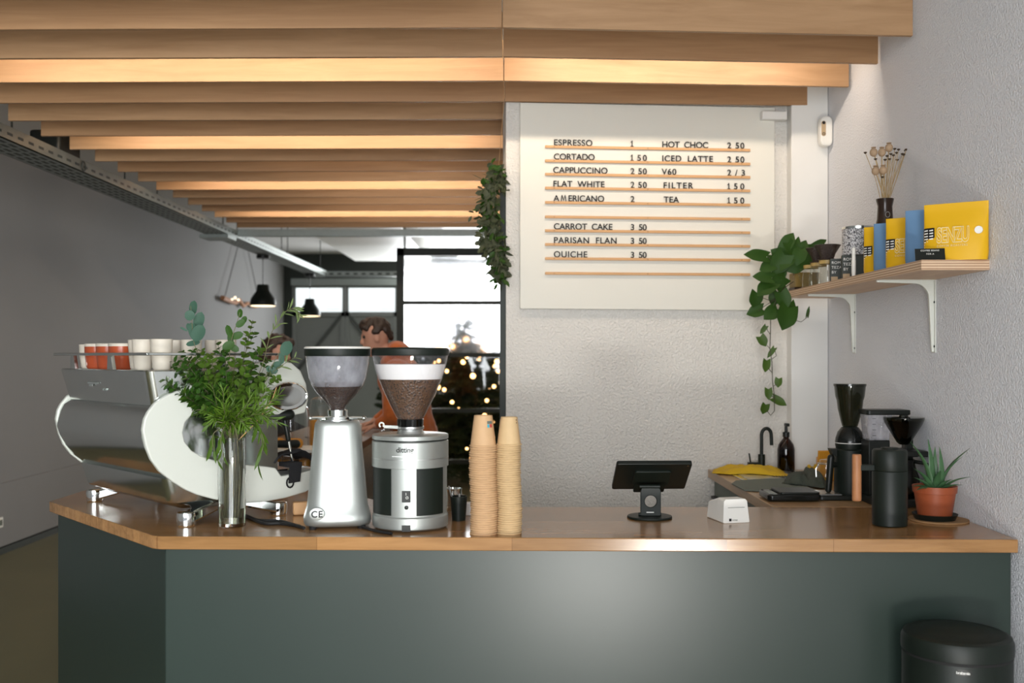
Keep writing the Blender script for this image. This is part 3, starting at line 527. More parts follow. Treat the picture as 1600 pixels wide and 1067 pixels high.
cb = obj('badge', MB().rings([[(-.066+.025*k*math.cos(a), -.0985+d, .055+.0205*k*math.sin(a)) for a in [2*PI*j/28 for j in range(28)]] for k, d in ((1, .012), (1, -.002), (.9, -.003), (.01, -.003))], cap0=False), M['alu'], t); text('badge_text', 'CE', .030, (-.085, -.1025, .0445), (PI/2, 0, 0), M['ink'], cb, .0006, 1.1, bev=.0008)
obj('collar', MB().lathe([(.001, .355), (.062, .355), (.062, .362), (.052, .364), (.052, .369), (.034, .371), (.034, .392), (.026, .394), (.001, .394)], n=36), M['satin'], t)
b = MB().tube([(-.085, -.02, .366), (-.02, -.03, .367), (.02, -.03, .367), (.085, -.02, .364)], .006).ball((-.09, -.02, .366), .008).ball((.088, -.02, .364), .008); obj('adjusting_lever', b, M['chrome'], t)
hp_ = [(.024, .390), (.030, .405), (.045, .424), (.067, .447), (.085, .472), (.096, .50), (.104, .545), (.1075, .585)]
ho = obj('hopper', MB().lathe(hp_[:5], n=48, cap0=False, cap1=False), M['hop'], t); obj('hopper_wall', MB().lathe(hp_[4:], n=48, cap0=False, cap1=False), M['hazy'], t)  # only the upper wall carries the painted light haze
obj('coffee_beans', MB().lathe([(.001, .393)]+[(r-.003, z) for r, z in hp_[:5]]+[(.086, .480), (.06, .484), (.001, .486)], n=40), M['beans'], t)
ld = obj('hopper_lid', MB().lathe([(.101, .574), (.1095, .574), (.1115, .580), (.111, .600), (.106, .605), (.001, .608)], n=48, cap0=False), M['blackm'], t); obj('lid_edge', MB().lathe([(.111, .599), (.1125, .601), (.110, .605), (.106, .6065)], n=48, cap0=False, cap1=False), M['whitep'], ld)
# ---------------------------------------------------------------- drum grinder
gp = Vector((-.342, 3.445, CT)); t = thing('coffee_grinder', 'silver and black drum coffee grinder with a tall hopper of brown beans', 'coffee grinder', gp)
R0 = .127
obj('base_ring', MB().lathe([(.001, .004), (R0-.008, .004), (R0, .010), (R0, .045), (R0-.006, .052), (.001, .052)], n=56), M['alu'], t)
obj('drum', MB().lathe([(.001, .05), (R0-.004, .05), (R0-.004, .215), (.001, .215)], n=56), M['alu'], t)
for a0, a1 in ((-PI*.5-1.28, -PI*.5-.42), (-PI*.5+.26, -PI*.5+1.13)): obj('side_cover', MB().lathe([(R0-.005, .054), (R0-.0015, .055), (R0-.0015, .213), (R0-.005, .214)], n=24, a0=a0, a1=a1), M['blackm'], t)['label'] = 'black side cover'
hd = obj('head_ring', MB().lathe([(R0-.006, .206), (R0+.001, .208), (R0+.001, .236), (R0+.001, .238), (R0+.001, .291), (R0-.003, .294), (R0-.004, .297), (R0-.003, .299)], n=64, cap0=False, cap1=False), M['alu'], t, sharp=20)
obj('groove', MB().lathe([(R0+.0016, .236), (R0+.0016, .2375)], n=64, cap0=False, cap1=False), M['brushed'], hd); obj('gap_ring', MB().lathe([(R0-.002, .294), (R0-.002, .300)], n=64, cap0=False, cap1=False), M['black'], hd)
tx_ = text('lettering', 'ditting', .024, (-.034, -.128, .262), (PI/2, 0, 0), M['ink'], hd, .0004, .95, bev=.0004)
for v_ in tx_.data.vertices: v_.co.z += math.sqrt(R0**2-(v_.co.x-.034)**2)+.0016-.128
 
b = MB()
for k in range(13):
    x_ = -.047+.0045*k; yy_ = -math.sqrt((R0+.0016)**2-x_*x_); b.bx((x_, yy_, .2475), (x_+.0028, yy_+.004, .2492))
obj('small_print', b, M['brushed'], hd)
obj('top_plate', MB().lathe([(R0-.004, .297), (R0+.001, .299), (R0+.001, .311), (R0-.003, .314), (.001, .315)], n=64, cap0=False), M['alu'], t)
obj('neck', MB().lathe([(.047, .314), (.044, .319), (.042, .328), (.046, .331), (.046, .338), (.001, .338)], n=40, cap0=False), M['brushed'], t)
obj('hopper_collar', MB().lathe([(.044, .338), (.0445, .362), (.041, .364)], n=40, cap0=False, cap1=False), M['smoke'], t); obj('collar_core', MB().lathe([(.001, .338), (.041, .338), (.041, .362), (.001, .362)], n=30), M['blackm'], t)
b = MB().tube([(-.040, -.02, .336), (-.085, -.03, .339)], .0055).tube([(-.093+.0075*math.cos(a), -.03, .345+.0075*math.sin(a)) for a in [(-.9+5.2*k/10) for k in range(11)]], .003); obj('dosing_lever', b, M['white'], t)
h2 = [(.043, .363), (.047, .369), (.070, .415), (.087, .450), (.106, .496), (.117, .529), (.1245, .565), (.127, .583)]
obj('hopper', MB().lathe(h2, n=56, cap0=False, cap1=False), M['hop'], t)
obj('coffee_beans', MB().lathe([(.001, .364)]+[(r-.0025, z) for r, z in h2[:5]]+[(.098, .499), (.07, .501), (.001, .502)], n=48), M['beans2'], t)
obj('hopper_liner', MB().lathe([(.103, .497), (.1135, .529), (.1175, .547), (.116, .547), (.102, .497)], n=48, cap0=False, cap1=False), M['paper'], t)
ld = obj('hopper_lid', MB().lathe([(.118, .576), (.1285, .576), (.130, .580), (.130, .597), (.125, .602), (.001, .605)], n=56, cap0=False), M['blackm'], t)
sw_ = obj('power_switch', MB().bx((-.015, -.1275, .100), (.013, -.118, .137)), M['black'], t, bev=.001); text('switch_mark', 'I\nO', .012, (-.003, -.128, .123), (PI/2, 0, 0), M['labelw'], sw_, .0003)
obj('fuse_cap', MB().rings([[(.0+.0065*k*math.cos(a), d, .083+.0065*k*math.sin(a)) for a in [2*PI*j/20 for j in range(20)]] for k, d in ((1, -.12), (1, -.127), (.6, -.1285), (.01, -.1285))], cap0=False), M['black'], t)
obj('cable_socket', MB().bx((-.015, -.131, .006), (.013, -.12, .026)), M['black'], t)
# ---------------------------------------------------------------- paper cups
def cupstack(px, pbot, n, s, m, side, step):
    p = onz(px, pbot, CT); p.y += .042*s; r1, r0, H = .042*s, .0285*s, .100*s
    b = MB().lathe([(r1+.0022, .0), (r1+.0035, .0022), (r1+.0022, .0045), (r1-.0005, .0052), (r0+.001, H), (r0-.001, H), (r0-.003, H-.004), (r1-.003, .0)], n=32, cap0=False, cap1=False)
    b.lathe([(.001, H-.006), (r0-.002, H-.006)], n=32, cap0=False, cap1=False)
    src = obj('paper_cup', b, m, loc=p); last = None
    for k in range(n):
        o = src if k == 0 else src.copy()
        if k: COL.objects.link(o)
        o.location = (p.x+.0012*math.sin(k*1.9)+(.0025*math.sin(k*.16)), p.y, p.z+step*k); o.rotation_euler = (0, 0, k*1.1)
        tag(o, '%s paper cup from the top of the %s' % (ordw(n-k), side), 'paper cup', 'paper cups in the %s' % side); last = o
    return p, last, r1, r0, H
p, top, r1, r0, H = cupstack(755, 837, 40, 1.0, M['cup'], 'wider left stack', .00725); top.rotation_euler = (0, 0, 0)
def patch(name, a0, a1, z0, z1, m, par): 
    rz = lambda z: r1+(r0-r1)*(z/H)+.0014
    obj(name, MB().lathe([(rz(z0), z0), (rz(z1), z1)], n=6, a0=a0, a1=a1), m, par)
A = -PI/2
patch('printed_mark', A+.42, A+1.05, .074, .083, M['grey'], top); patch('printed_mark', A+.42, A+.66, .062, .073, M['teal'], top); patch('printed_mark', A+.70, A+1.0, .062, .073, M['redp'], top)
patch('seam', A+1.12, A+1.15, .006, .098, M['rail'], top)
p, top, r1, r0, H = cupstack(795, 836, 41, .91, M['cup2'], 'slimmer right stack', .00715); top.rotation_euler = (0, 0, 0)
patch('seam', A+1.0, A+1.03, .006, .09, M['rail'], top); patch('printed_mark', A+.86, A+.98, .080, .084, M['darkbox'], top); patch('printed_mark', A+.86, A+.98, .071, .075, M['darkbox'], top)
# black beaker and the small things behind it
p = onz(716, 815, CT); p.y += .03; t = thing('beaker', 'small black beaker between the drum grinder and the paper cups', 'beaker', p); obj('beaker_body', MB().lathe([(.001, 0), (.024, 0), (.030, .085), (.028, .085), (.022, .004), (.001, .004)], n=30), M['blackm'], t); 
o = obj('thermometer', MB().tube([(-.01, 0, .02), (-.035, 0, .12)], .0035).tube([(0, .01, .05), (.002, .02, .09)], .004), M['brushed'], loc=p); tag(o, 'thin metal probe standing in the black beaker', 'thermometer')
p = onz(731, 806, CT); o = obj('card_box', MB().box((0, .03, .022), (.05, .05, .044)), M['paper'], loc=p, bev=.004); tag(o, 'small white box behind the wider cup stack', 'box')
o = obj('milk_pitcher', MB().lathe([(.001, 0), (.035, 0), (.038, .02), (.033, .07), (.035, .08)], n=26, cap1=False), M['satin'], loc=onz(706, 800, CT)+Vector((0, .06, 0))); tag(o, 'small steel pitcher half hidden behind the drum grinder', 'pitcher')
# ---------------------------------------------------------------- tablet stand and receipt printer
p = onz(1015, 809, CT); t = thing('tablet_stand', 'dark till tablet on a hinged stand seen from behind', 'tablet stand', p, -.04)
obj('base', MB().lathe([(.001, 0), (.078, 0), (.080, .003), (.078, .008), (.001, .008)], n=48), M['blackm'], t)
def plate(w0, w1, h0, h1, hole, y, th):
    b = MB(); n = 32; cx, cz, r = hole; out = []
    ring = circ(cx, cz, r, n); poly = []
    for k in range(n):
        a = 2*PI*k/n; c, s_ = math.cos(a), math.sin(a); tt = min((w1 if c > 0 else w0)/abs(c) if abs(c) > 1e-6 else 9, ((h1-cz) if s_ > 0 else (cz-h0))/abs(s_) if abs(s_) > 1e-6 else 9); poly.append((cx+c*tt, cz+s_*tt))
    A_ = [[b.b.verts.new((x, yy, z)) for x, z in pp] for yy in (y, y+th) for pp in (ring, poly)]
    for k in range(n):
        j = (k+1) % n
        for f_ in ((A_[0][k], A_[0][j], A_[1][j], A_[1][k]), (A_[2][k], A_[3][k], A_[3][j], A_[2][j]), (A_[0][k], A_[2][k], A_[2][j], A_[0][j]), (A_[1][k], A_[1][j], A_[3][j], A_[3][k])): b.b.faces.new(f_)
    return b
obj('upright', plate(.036, .036, .008, .108, (.003, .060, .021), -.012, .012), M['blackm'], t, bev=.002)
obj('slot', MB().bx((-.012, -.0135, .020), (.014, -.0115, .023)), M['whitep'], t)
obj('hinge', MB().tube([(-.036, -.006, .112), (.036, -.006, .112)], .007, 14).tube([(-.04, -.006, .014), (.04, -.006, .014)], .006, 14), M['blackm'], t)
tb = bpy.data.objects.new('tablet', None); COL.objects.link(tb); tb.parent = t; tb.location = (.006, .0, .152); tb.rotation_euler = (PI/2-.66-PI, 0, -.03)
tb.rotation_euler = (-.66, 0, .08)
obj('tablet_case', MB().prism([(x, y, -.008) for x, y in rrect(-.132, -.085, .132, .085, .008)], (0, 0, .016)), M['black'], tb, bev=.002)
obj('screen', MB().bx((-.122, -.075, .008), (.122, .075, .0088)), M['screen'], tb); obj('mount_plate', MB().prism([(x, y, -.016) for x, y in rrect(-.065, -.045, .065, .045, .01)], (0, 0, .009)), M['blackm'], tb, bev=.002)
obj('mount_arm', MB().prism([(x, y, -.016) for x, y in rrect(-.055, .02, .055, .092, .006)], (0, 0, .007)), M['blackm'], tb); obj('camera_lens', MB().lathe([(.001, -.0085), (.003, -.0085)], (.118, -.074, 0), 14), M['satin'], tb)
p = onz(1143, 816.5, CT); t = thing('receipt_printer', 'white wedge shaped receipt printer near the sink corner', 'printer', p+Vector((.004, .045, 0)), .22)
b = MB(); fr = rrect(-.050, 0, .044, .080, .008); tp = rrect(-.044, .012, .040, .080, .008)
b.rings([[(x, -.045, z) for x, z in rrect(-.048, .0, .046, .006, .002)], [(x, -.047, z) for x, z in rrect(-.049, .0, .047, .02, .003)]], True, False) if False else None
prof = [(-.050, .003), (-.047, 0), (.045, 0), (.048, .003), (.043, .074), (.036, .081), (-.036, .081), (-.043, .074)]
b.rings([[(x, -.046-.010*(1-z/.081), z) for x, z in prof], [(x*.98, .01, z*1.0) for x, z in prof], [(x*.92-.004, .085, z*.74) for x, z in prof]]); obj('printer_body', b, M['whitep'], t, bev=.004, seg=3)
obj('paper_slot', MB().bx((-.030, -.0505, .052), (.032, -.047, .0535)), M['grey'], t); obj('logo', MB().bx((-.028, -.0568, .007), (-.020, -.0545, .016)).box((-.024, -.057, .0115), (.002, .002, .004)), M['ink'], t); text('logo_text', 'sumup', .0075, (-.017, -.0562, .009), (PI/2-.12, 0, 0), M['grey'], t, .0003)
# ---------------------------------------------------------------- right corner of the counter
p = onz(1400, 825, CT); p.y += .057; t = thing('french_press', 'tall matt black press pot with upright wooden handle', 'coffee press', p)
r = .0572; obj('body', MB().lathe([(.001, 0), (r-.004, 0), (r, .004), (r, .184), (r-.001, .186)], n=56, cap1=False), M['blackm'], t)
obj('lid', MB().lathe([(r-.001, .187), (r, .189), (r, .252), (r-.004, .258), (.030, .259), (.028, .264), (.001, .265)], n=56, cap0=False), M['blackm'], t)
hd = obj('handle', MB().capsule((-.112, 0, .088), (-.112, 0, .236), .0155, .0155, 20), M['walnut'], t); hd['label'] = 'wooden handle'
for v in hd.data.vertices: v.co.z = min(max(v.co.z, .083), .241)
obj('handle_bracket', MB().bx((-.112, -.011, .186), (-r+.005, .011, .206)), M['blackm'], t, bev=.002)
p = onz(1345, 783, CT); p.y += .10; t = thing('coffee_grinder', 'small black coffee grinder with smoked hopper in the right corner', 'coffee grinder', p+Vector((-.01, 0, 0)))
obj('base', MB().prism([(x, y, 0) for x, y in rrect(-.155, -.09, .04, .09, .02)], (0, 0, .02)), M['black'], t, bev=.005)
obj('tray_plate', MB().bx((-.145, -.07, .020), (-.055, .07, .023)), M['brushed'], t)
obj('body', MB().lathe([(.001, .02), (.060, .02), (.062, .03), (.062, .195), (.055, .20), (.056, .207), (.058, .215), (.056, .24), (.048, .265), (.034, .283), (.026, .29), (.001, .29)], n=44), M['blackm'], t)
obj('trim_ring', MB().lathe([(.0585, .222), (.0585, .2245)], n=40, cap0=False, cap1=False), M['whitep'], t)
obj('dome', MB().lathe([(.0586, .226), (.0566, .242), (.0486, .267), (.0346, .285)], n=40, cap0=False, cap1=False), M['blackg'], t)
obj('hopper', MB().lathe([(.030, .29), (.036, .31), (.048, .36), (.052, .395), (.057, .41), (.062, .455)], n=40, cap0=False, cap1=False), M['smoke'], t)
obj('hopper_lid', MB().lathe([(.060, .452), (.064, .453), (.064, .462), (.001, .464)], n=40, cap0=False), M['smoke'], t)
obj('holder_arm', MB().capsule((-.094, -.02, .035), (-.083, -.02, .165), .013, .014).tube([(-.085, -.02, .135), (-.05, -.01, .135)], .012), M['black'], t); obj('spout', MB().prism([(-.05, -.02, .20), (-.085, -.02, .20), (-.075, -.02, .175), (-.05, -.02, .165)], (0, .04, 0)), M['black'], t)
p = onz(1398, 795, CT); t = thing('coffee_maker', 'black filter coffee maker with clear water tank in the corner', 'coffee maker', Vector((1.482, 3.99, CT))); t.scale = (.88,)*3
obj('base', MB().prism([(x, y, 0) for x, y in rrect(-.11, -.13, .125, .15, .02)], (0, 0, .035)), M['black'], t, bev=.004)
obj('tower', MB().bx((-.105, .0, .035), (-.01, .10, .28)), M['black'], t, bev=.004)
obj('water_tank', MB().rings([[(x, y, z) for x, y in rrect(-.105-w_, .0-w_, -.005+w_, .10+w_, .012)] for w_, z in ((-.004, .275), (.006, .40))], cap0=False, cap1=False), M['hazy'], t)
obj('tank_lid', MB().prism([(x, y, .392) for x, y in rrect(-.115, -.012, .08, .115, .015)], (0, 0, .022)), M['black'], t, bev=.004)
b = MB(); 
for z in (.30, .325, .35, .375): b.bx((-.09, -.006, z), (-.075, -.0045, z+.002))
obj('water_scale', b, M['black'], t)
obj('filter_basket', MB().lathe([(.018, .265), (.03, .275), (.045, .30), (.078, .355), (.086, .375), (.086, .384), (.02, .386), (.018, .395), (.001, .396)], (.035, -.04, 0), 40), M['smoke'], t); obj('filter_paper_cone', MB().lathe([(.014, .275), (.028, .285), (.066, .355), (.07, .37), (.001, .37)], (.035, -.04, 0), 36), M['blackg'], t)
obj('back_arm', MB().bx((.07, .03, .035), (.105, .08, .38)), M['black'], t, bev=.004); obj('shelf_plate', MB().bx((-.02, -.10, .215), (.12, .08, .24)), M['black'], t, bev=.004)
cf = obj('carafe', MB().lathe([(.001, .036), (.055, .036), (.066, .06), (.066, .12), (.045, .185), (.045, .20)], (.035, -.04, 0), 36, cap1=False), M['smoke'], t); obj('carafe_handle', MB().tube([(.08, -.04, .19), (.135, -.06, .18), (.135, -.06, .09), (.10, -.05, .07)], .009), M['black'], cf)
# aloe
p = onz(1464, 819, CT); p.y += .075; p.x = 1.475; tv = obj('cork_trivet', MB().lathe([(.001, 0), (.098, 0), (.1, .002), (.1, .006), (.001, .006)], n=48), M['cork'], loc=(p.x+.015, p.y+.005, CT)); tag(tv, 'round cork trivet under the potted aloe', 'trivet')
sa = obj('plant_saucer', MB().lathe([(.001, 0), (.066, 0), (.076, .020), (.073, .020), (.064, .004), (.001, .004)], n=44), M['black'], loc=(p.x, p.y, CT+.006)); tag(sa, 'black plastic saucer under the terracotta pot', 'saucer')
pz = CT+.011; t = thing('potted_aloe', 'spiky green aloe in a terracotta plastic pot', 'potted plant', (p.x, p.y, pz))
obj('pot', MB().lathe([(.001, 0), (.055, 0), (.0685, .088), (.0725, .089), (.0745, .112), (.071, .112), (.066, .095), (.001, .094)], n=48), M['terra'], t, sharp=30); obj('soil', MB().lathe([(.001, .098), (.067, .096)], n=32, cap0=False, cap1=False), M['soil'], t)
def spike(b, base, tip, w, bend):
    base, tip = Vector(base), Vector(tip); d = tip-base; L = d.length; dn = d.normalized(); up = Vector((0, 0, 1))-dn*dn.z; up = up.normalized() if up.length > .05 else Vector((0, -1, 0)); s_ = dn.cross(up); rs = []
    for k in range(9):
        q = k/8; c = base+d*q+up*bend*math.sin(PI*q)*L; ww = w*(1-q**1.6)*.9+.0008; n_ = 10
        rs.append([c+s_*ww*math.cos(2*PI*j/n_)+up*ww*(.34*math.sin(2*PI*j/n_)+.25*math.cos(2*PI*j/n_)**2) for j in range(n_)])
    b.rings(rs)
for (x, y, dy) in ((1450, 686, .01), (1422, 690, -.03), (1428, 732, -.06), (1461, 698, .02), (1468, 698, -.01), (1517, 700, -.02), (1504, 713, -.05), (1517, 745, -.07), (1504, 758, -.09), (1428, 746, -.03), (1426, 760, -.06), (1432, 766, -.09), (1488, 749, -.08), (1470, 735, -.08), (1446, 735, .04)):
    b = MB(); tip = P(x, y, p.y+dy)-Vector((p.x, p.y, pz)); tip.x = min(tip.x, 1.59-p.x); a = math.atan2(tip.y, tip.x); spike(b, (.014*math.cos(a), .014*math.sin(a), .09), tip, .0155, .10); obj('aloe_leaf', b, M['aloe'], t)
# things around the sink
p = onz(1243, 785, CT); t = thing('kitchen_scale', 'flat black kitchen scale on the side worktop', 'scale', p+Vector((0, .09, 0)), .0)
obj('base', MB().prism([(x, y, .004) for x, y in rrect(-.105, -.085, .105, .085, .02)], (0, 0, .026)), M['blackg'], t, bev=.006); obj('weighing_plate', MB().prism([(x, y, .030) for x, y in rrect(-.055, -.08, .10, .08, .01)], (0, 0, .008)), M['black'], t, bev=.002); obj('display', MB().bx((-.095, -.06, .0301), (-.065, .03, .031)), M['tray'], t)
q = [onz(x, y, CT+.002) for x, y in ((1143, 757), (1150, 752), (1200, 749), (1240, 749), (1262, 762), (1280, 768), (1262, 773), (1215, 770), (1185, 768), (1163, 767))]
o = obj('drying_mat', MB().prism(q, (0, 0, .005)), M['grey'], bev=.001); tag(o, 'grey fabric drying mat in front of the sink', 'mat')
def cloth_obj(name, label, m, quad, amp, seed, z=CT+.004, n=22, base_h=0):
    rnd_ = random.Random(seed); ph = [rnd_.uniform(0, 6) for _ in range(6)]; b = MB(); C4 = [onz(x, y, z) for x, y in quad]; rows = []
    for i in range(n+1):
        u = i/n; row = []
        for j in range(n+1):
            v = j/n; c = C4[0]*(1-u)*(1-v)+C4[1]*u*(1-v)+C4[2]*u*v+C4[3]*(1-u)*v
            h = .5+.5*math.sin(u*9+ph[0]+2*math.sin(v*4+ph[1])); h = h*.6+.4*abs(math.sin(u*17+v*6+ph[2])); e = min(1, 6*min(u, v, 1-u, 1-v)+.15); 
            nz = noise.noise((u*3+ph[3], v*3, ph[4])); c = Vector((c.x+.02*nz*e, c.y+.015*math.sin(u*11+ph[5]), c.z+(amp*h+base_h*math.sin(PI*min(max(u, 0), 1))*.8)*e+.001)); row.append(b.b.verts.new(c))
        rows.append(row)
    for a, c in zip(rows, rows[1:]):
        for k in range(n): b.b.faces.new((a[k], a[k+1], c[k+1], c[k]))
    o = obj(name, b, m, fix=False, sharp=180); s_ = o.modifiers.new('s', 'SOLIDIFY'); s_.thickness = .003; s_.offset = 1; return tag(o, label, 'cloth')
cloth_obj('dish_cloth', 'mustard yellow cloth spread across the back of the sink', M['mustard'], ((1113, 740), (1237, 745), (1222, 735.5), (1116, 733.5)), .022, 4, base_h=.024)
cloth_obj('dish_cloth', 'mustard yellow cloth crumpled against the right wall by the jar', M['mustard'], ((1262, 748), (1300, 752), (1290, 738), (1258, 737)), .045, 9, base_h=.02)
cloth_obj('tea_towel', 'dark green grey towel bunched between mat and glass jar', M['cloth'], ((1222, 757), (1290, 764), (1290, 747), (1236, 745)), .035, 14, base_h=.03)
t = thing('sink', 'stainless sink let into the side worktop under the yellow cloth', 'sink', onz(1190, 746, CT)); s0 = t.location
a = [onz(x, y, CT+.001)-s0 for x, y in ((1133, 737), (1170, 756), (1260, 750), (1240, 734))]
obj('rim', MB().prism(a, (0, 0, .004)), M['satin'], t, bev=.002); c = (a[0]+a[1]+a[2]+a[3])/4
obj('basin', MB().prism([c+(q_-c)*.82+Vector((0, 0, .0045)) for q_ in a], (0, 0, .001)), M['brushed'], t); b = MB()
for k in range(5): b.box((c.x+.01+.014*k, c.y-.05, c.z+.006), (.006, .05, .003))
obj('drain_slots', b, M['black'], t)
p = onz(1190, 727, CT); p = Vector((p.x, 5.10, CT)); p.x = 1.243; t = thing('faucet', 'matt black swan neck tap behind the sink', 'tap', p)
obj('stem', MB().lathe([(.001, 0), (.017, 0), (.017, .085), (.001, .085)], n=24), M['blackm'], t)
pts = [(0, 0, .08), (0, 0, .18)]+[(.024-.024*math.cos(a_), -.0*a_, .18+.034*math.sin(a_)) for a_ in [PI*k/12 for k in range(1, 13)]]+[(.05, -.0, .13)]; obj('spout', MB().tube(pts, .0085, 14), M['blackm'], t)
obj('lever', MB().bx((-.068, -.014, .012), (0, .014, .045)), M['blackm'], t, bev=.002); obj('lever_pin', MB().tube([(-.055, 0, .045), (-.062, 0, .09)], .004), M['blackm'], t)
t = thing('soap_bottle', 'brown glass soap bottle with black pump beside the tap', 'bottle', (1.365, 5.10, CT))
k = .0425; obj('bottle', MB().lathe([(.001, 0), (k-.003, 0), (k, .005), (k, .11), (k-.006, .135), (k-.02, .155), (.014, .165), (.014, .175)], n=36, cap1=False), M['amber'], t); obj('soap', MB().lathe([(.001, .003), (k-.004, .003), (k-.003, .11), (.001, .115)], n=30), M['brownv'], t)
pu = obj('pump', MB().lathe([(.001, .172), (.017, .172), (.017, .195), (.008, .198), (.007, .235), (.001, .235)], n=24), M['black'], t); obj('nozzle', MB().bx((-.008, -.03, .225), (.010, .008, .24)), M['black'], pu, bev=.002)
o = obj('wood_block', MB().box((0, 0, .036), (.05, .02, .072)), M['rail'], loc=(1.572-.03, 5.1, CT), bev=.002); tag(o, 'small wooden block standing in the back right corner', 'block')
o = obj('orange_folder', MB().box((0, 0, .071), (.105, .018, .14), (.12, 0, .05)), M['orange'], loc=(1.455, 4.70, CT), bev=.003); tag(o, 'orange card pouch leaning behind the small black grinder', 'pouch')
p = onz(1297, 765, CT); t = thing('glass_jar', 'small round glass jar beside the small black grinder', 'jar', p+Vector((0, .05, 0))); obj('jar_body', MB().lathe([(.001, 0), (.035, 0), (.046, .03), (.046, .07), (.032, .10), (.034, .112)], n=32, cap1=False), M['glass'], t); obj('metal_clip', MB().tube([(.036*math.cos(a_), .036*math.sin(a_), .108) for a_ in [2*PI*k/20 for k in range(21)]], .003, 6).tube([(-.036, -.01, .108), (-.05, -.012, .085), (-.048, -.012, .05)], .003), M['chrome'], t); obj('lid', MB().lathe([(.001, .112), (.033, .112), (.028, .124), (.001, .128)], n=28), M['glass'], t)
# ---------------------------------------------------------------- pedal bin
t = thing('pedal_bin', 'black round pedal bin in front of the counter, bottom right', 'bin', (1.32, 3.04, 0)); r = .153
obj('body', MB().lathe([(.001, 0), (r-.004, 0), (r, .004), (r, .695), (r-.002, .70)], n=64, cap1=False), M['blackm'], t)
ld = obj('lid', MB().lathe([(r-.004, .702), (r+.003, .704), (r+.003, .738), (r-.003, .752), (r-.016, .758), (r-.022, .757), (r-.06, .766), (.06, .772), (.001, .774)], n=64, cap0=False), M['blackm'], t); obj('seam', MB().lathe([(r+.001, .695), (r+.0015, .703)], n=60, cap0=False, cap1=False), M['rubber'], t)
lb = obj('badge', MB().lathe([(r+.001, .670), (r+.001, .688)], n=8, cap0=False, cap1=False, a0=-PI/2-.40, a1=-PI/2-.14), M['black'], t); tx_ = text('badge_text', 'brabantia', .0115, (-.063, -r, .675), (PI/2, 0, 0), M['labelw'], lb, .0003, fit=.036)
for v_ in tx_.data.vertices: v_.co.z += math.sqrt(r*r-(v_.co.x-.063)**2)-r+.0018
obj('pedal', MB().bx((-.04, -r-.05, .01), (.04, -r, .022)), M['black'], t, bev=.003)
# ---------------------------------------------------------------- shelf on the right wall
SZ = 1.896; XF = 1.371
t = thing('wall_shelf', 'thick plywood shelf on the right wall', 'shelf', (1.485, 4.3, SZ)); obj('shelf_board', MB().bx((XF-1.485, 3.43-4.3, -.032), (1.6-1.485, 5.12-4.3, -.0)), M['plye'], t, bev=.001); obj('top_face', MB().bx((XF-1.484, 3.431-4.3, -.0005), (.114, 5.119-4.3, .001)).bx((XF-1.484, 3.431-4.3, -.0330), (.114, 5.119-4.3, -.0315)), M['ply'], t)
for y, lab in ((3.88, 'white steel bracket under the near end of the shelf'), (4.78, 'white steel bracket under the far end of the shelf')):
    t = thing('shelf_bracket', lab, 'bracket', (1.6, y, SZ-.033), 0, 'shelf brackets'); b = MB(); z1 = -.272; n_ = 8; arc = [(-.022-.055*(1-math.sin(PI/2*k/n_)), -.014-.055*(1-math.cos(PI/2*k/n_))) for k in range(n_+1)]
    out = [(0, 0), (-.218, 0), (-.218, -.009), (-.077, -.014)]+[(-.077+.055*math.sin(PI/2*k/n_), -.069+.055*math.cos(PI/2*k/n_)) for k in range(1, n_+1)]+[(-.012, z1), (0, z1)]
    obj('bracket_arm', b.prism([(x, -.006, z) for x, z in out], (0, .012, 0)), M['white'], t, bev=.001)
    obj('wall_plate', MB().bx((-.004, -.018, z1-.004), (-.0, .018, 0)), M['white'], t, bev=.001); obj('top_plate', MB().bx((-.215, -.016, -.004), (0, .016, 0)), M['white'], t, bev=.001); b = MB()
    for z in (-.085, z1+.02): b.ball((-.005, -.012, z), .0045, (.5, 1, 1))
    obj('screws', b, M['dark'], t)
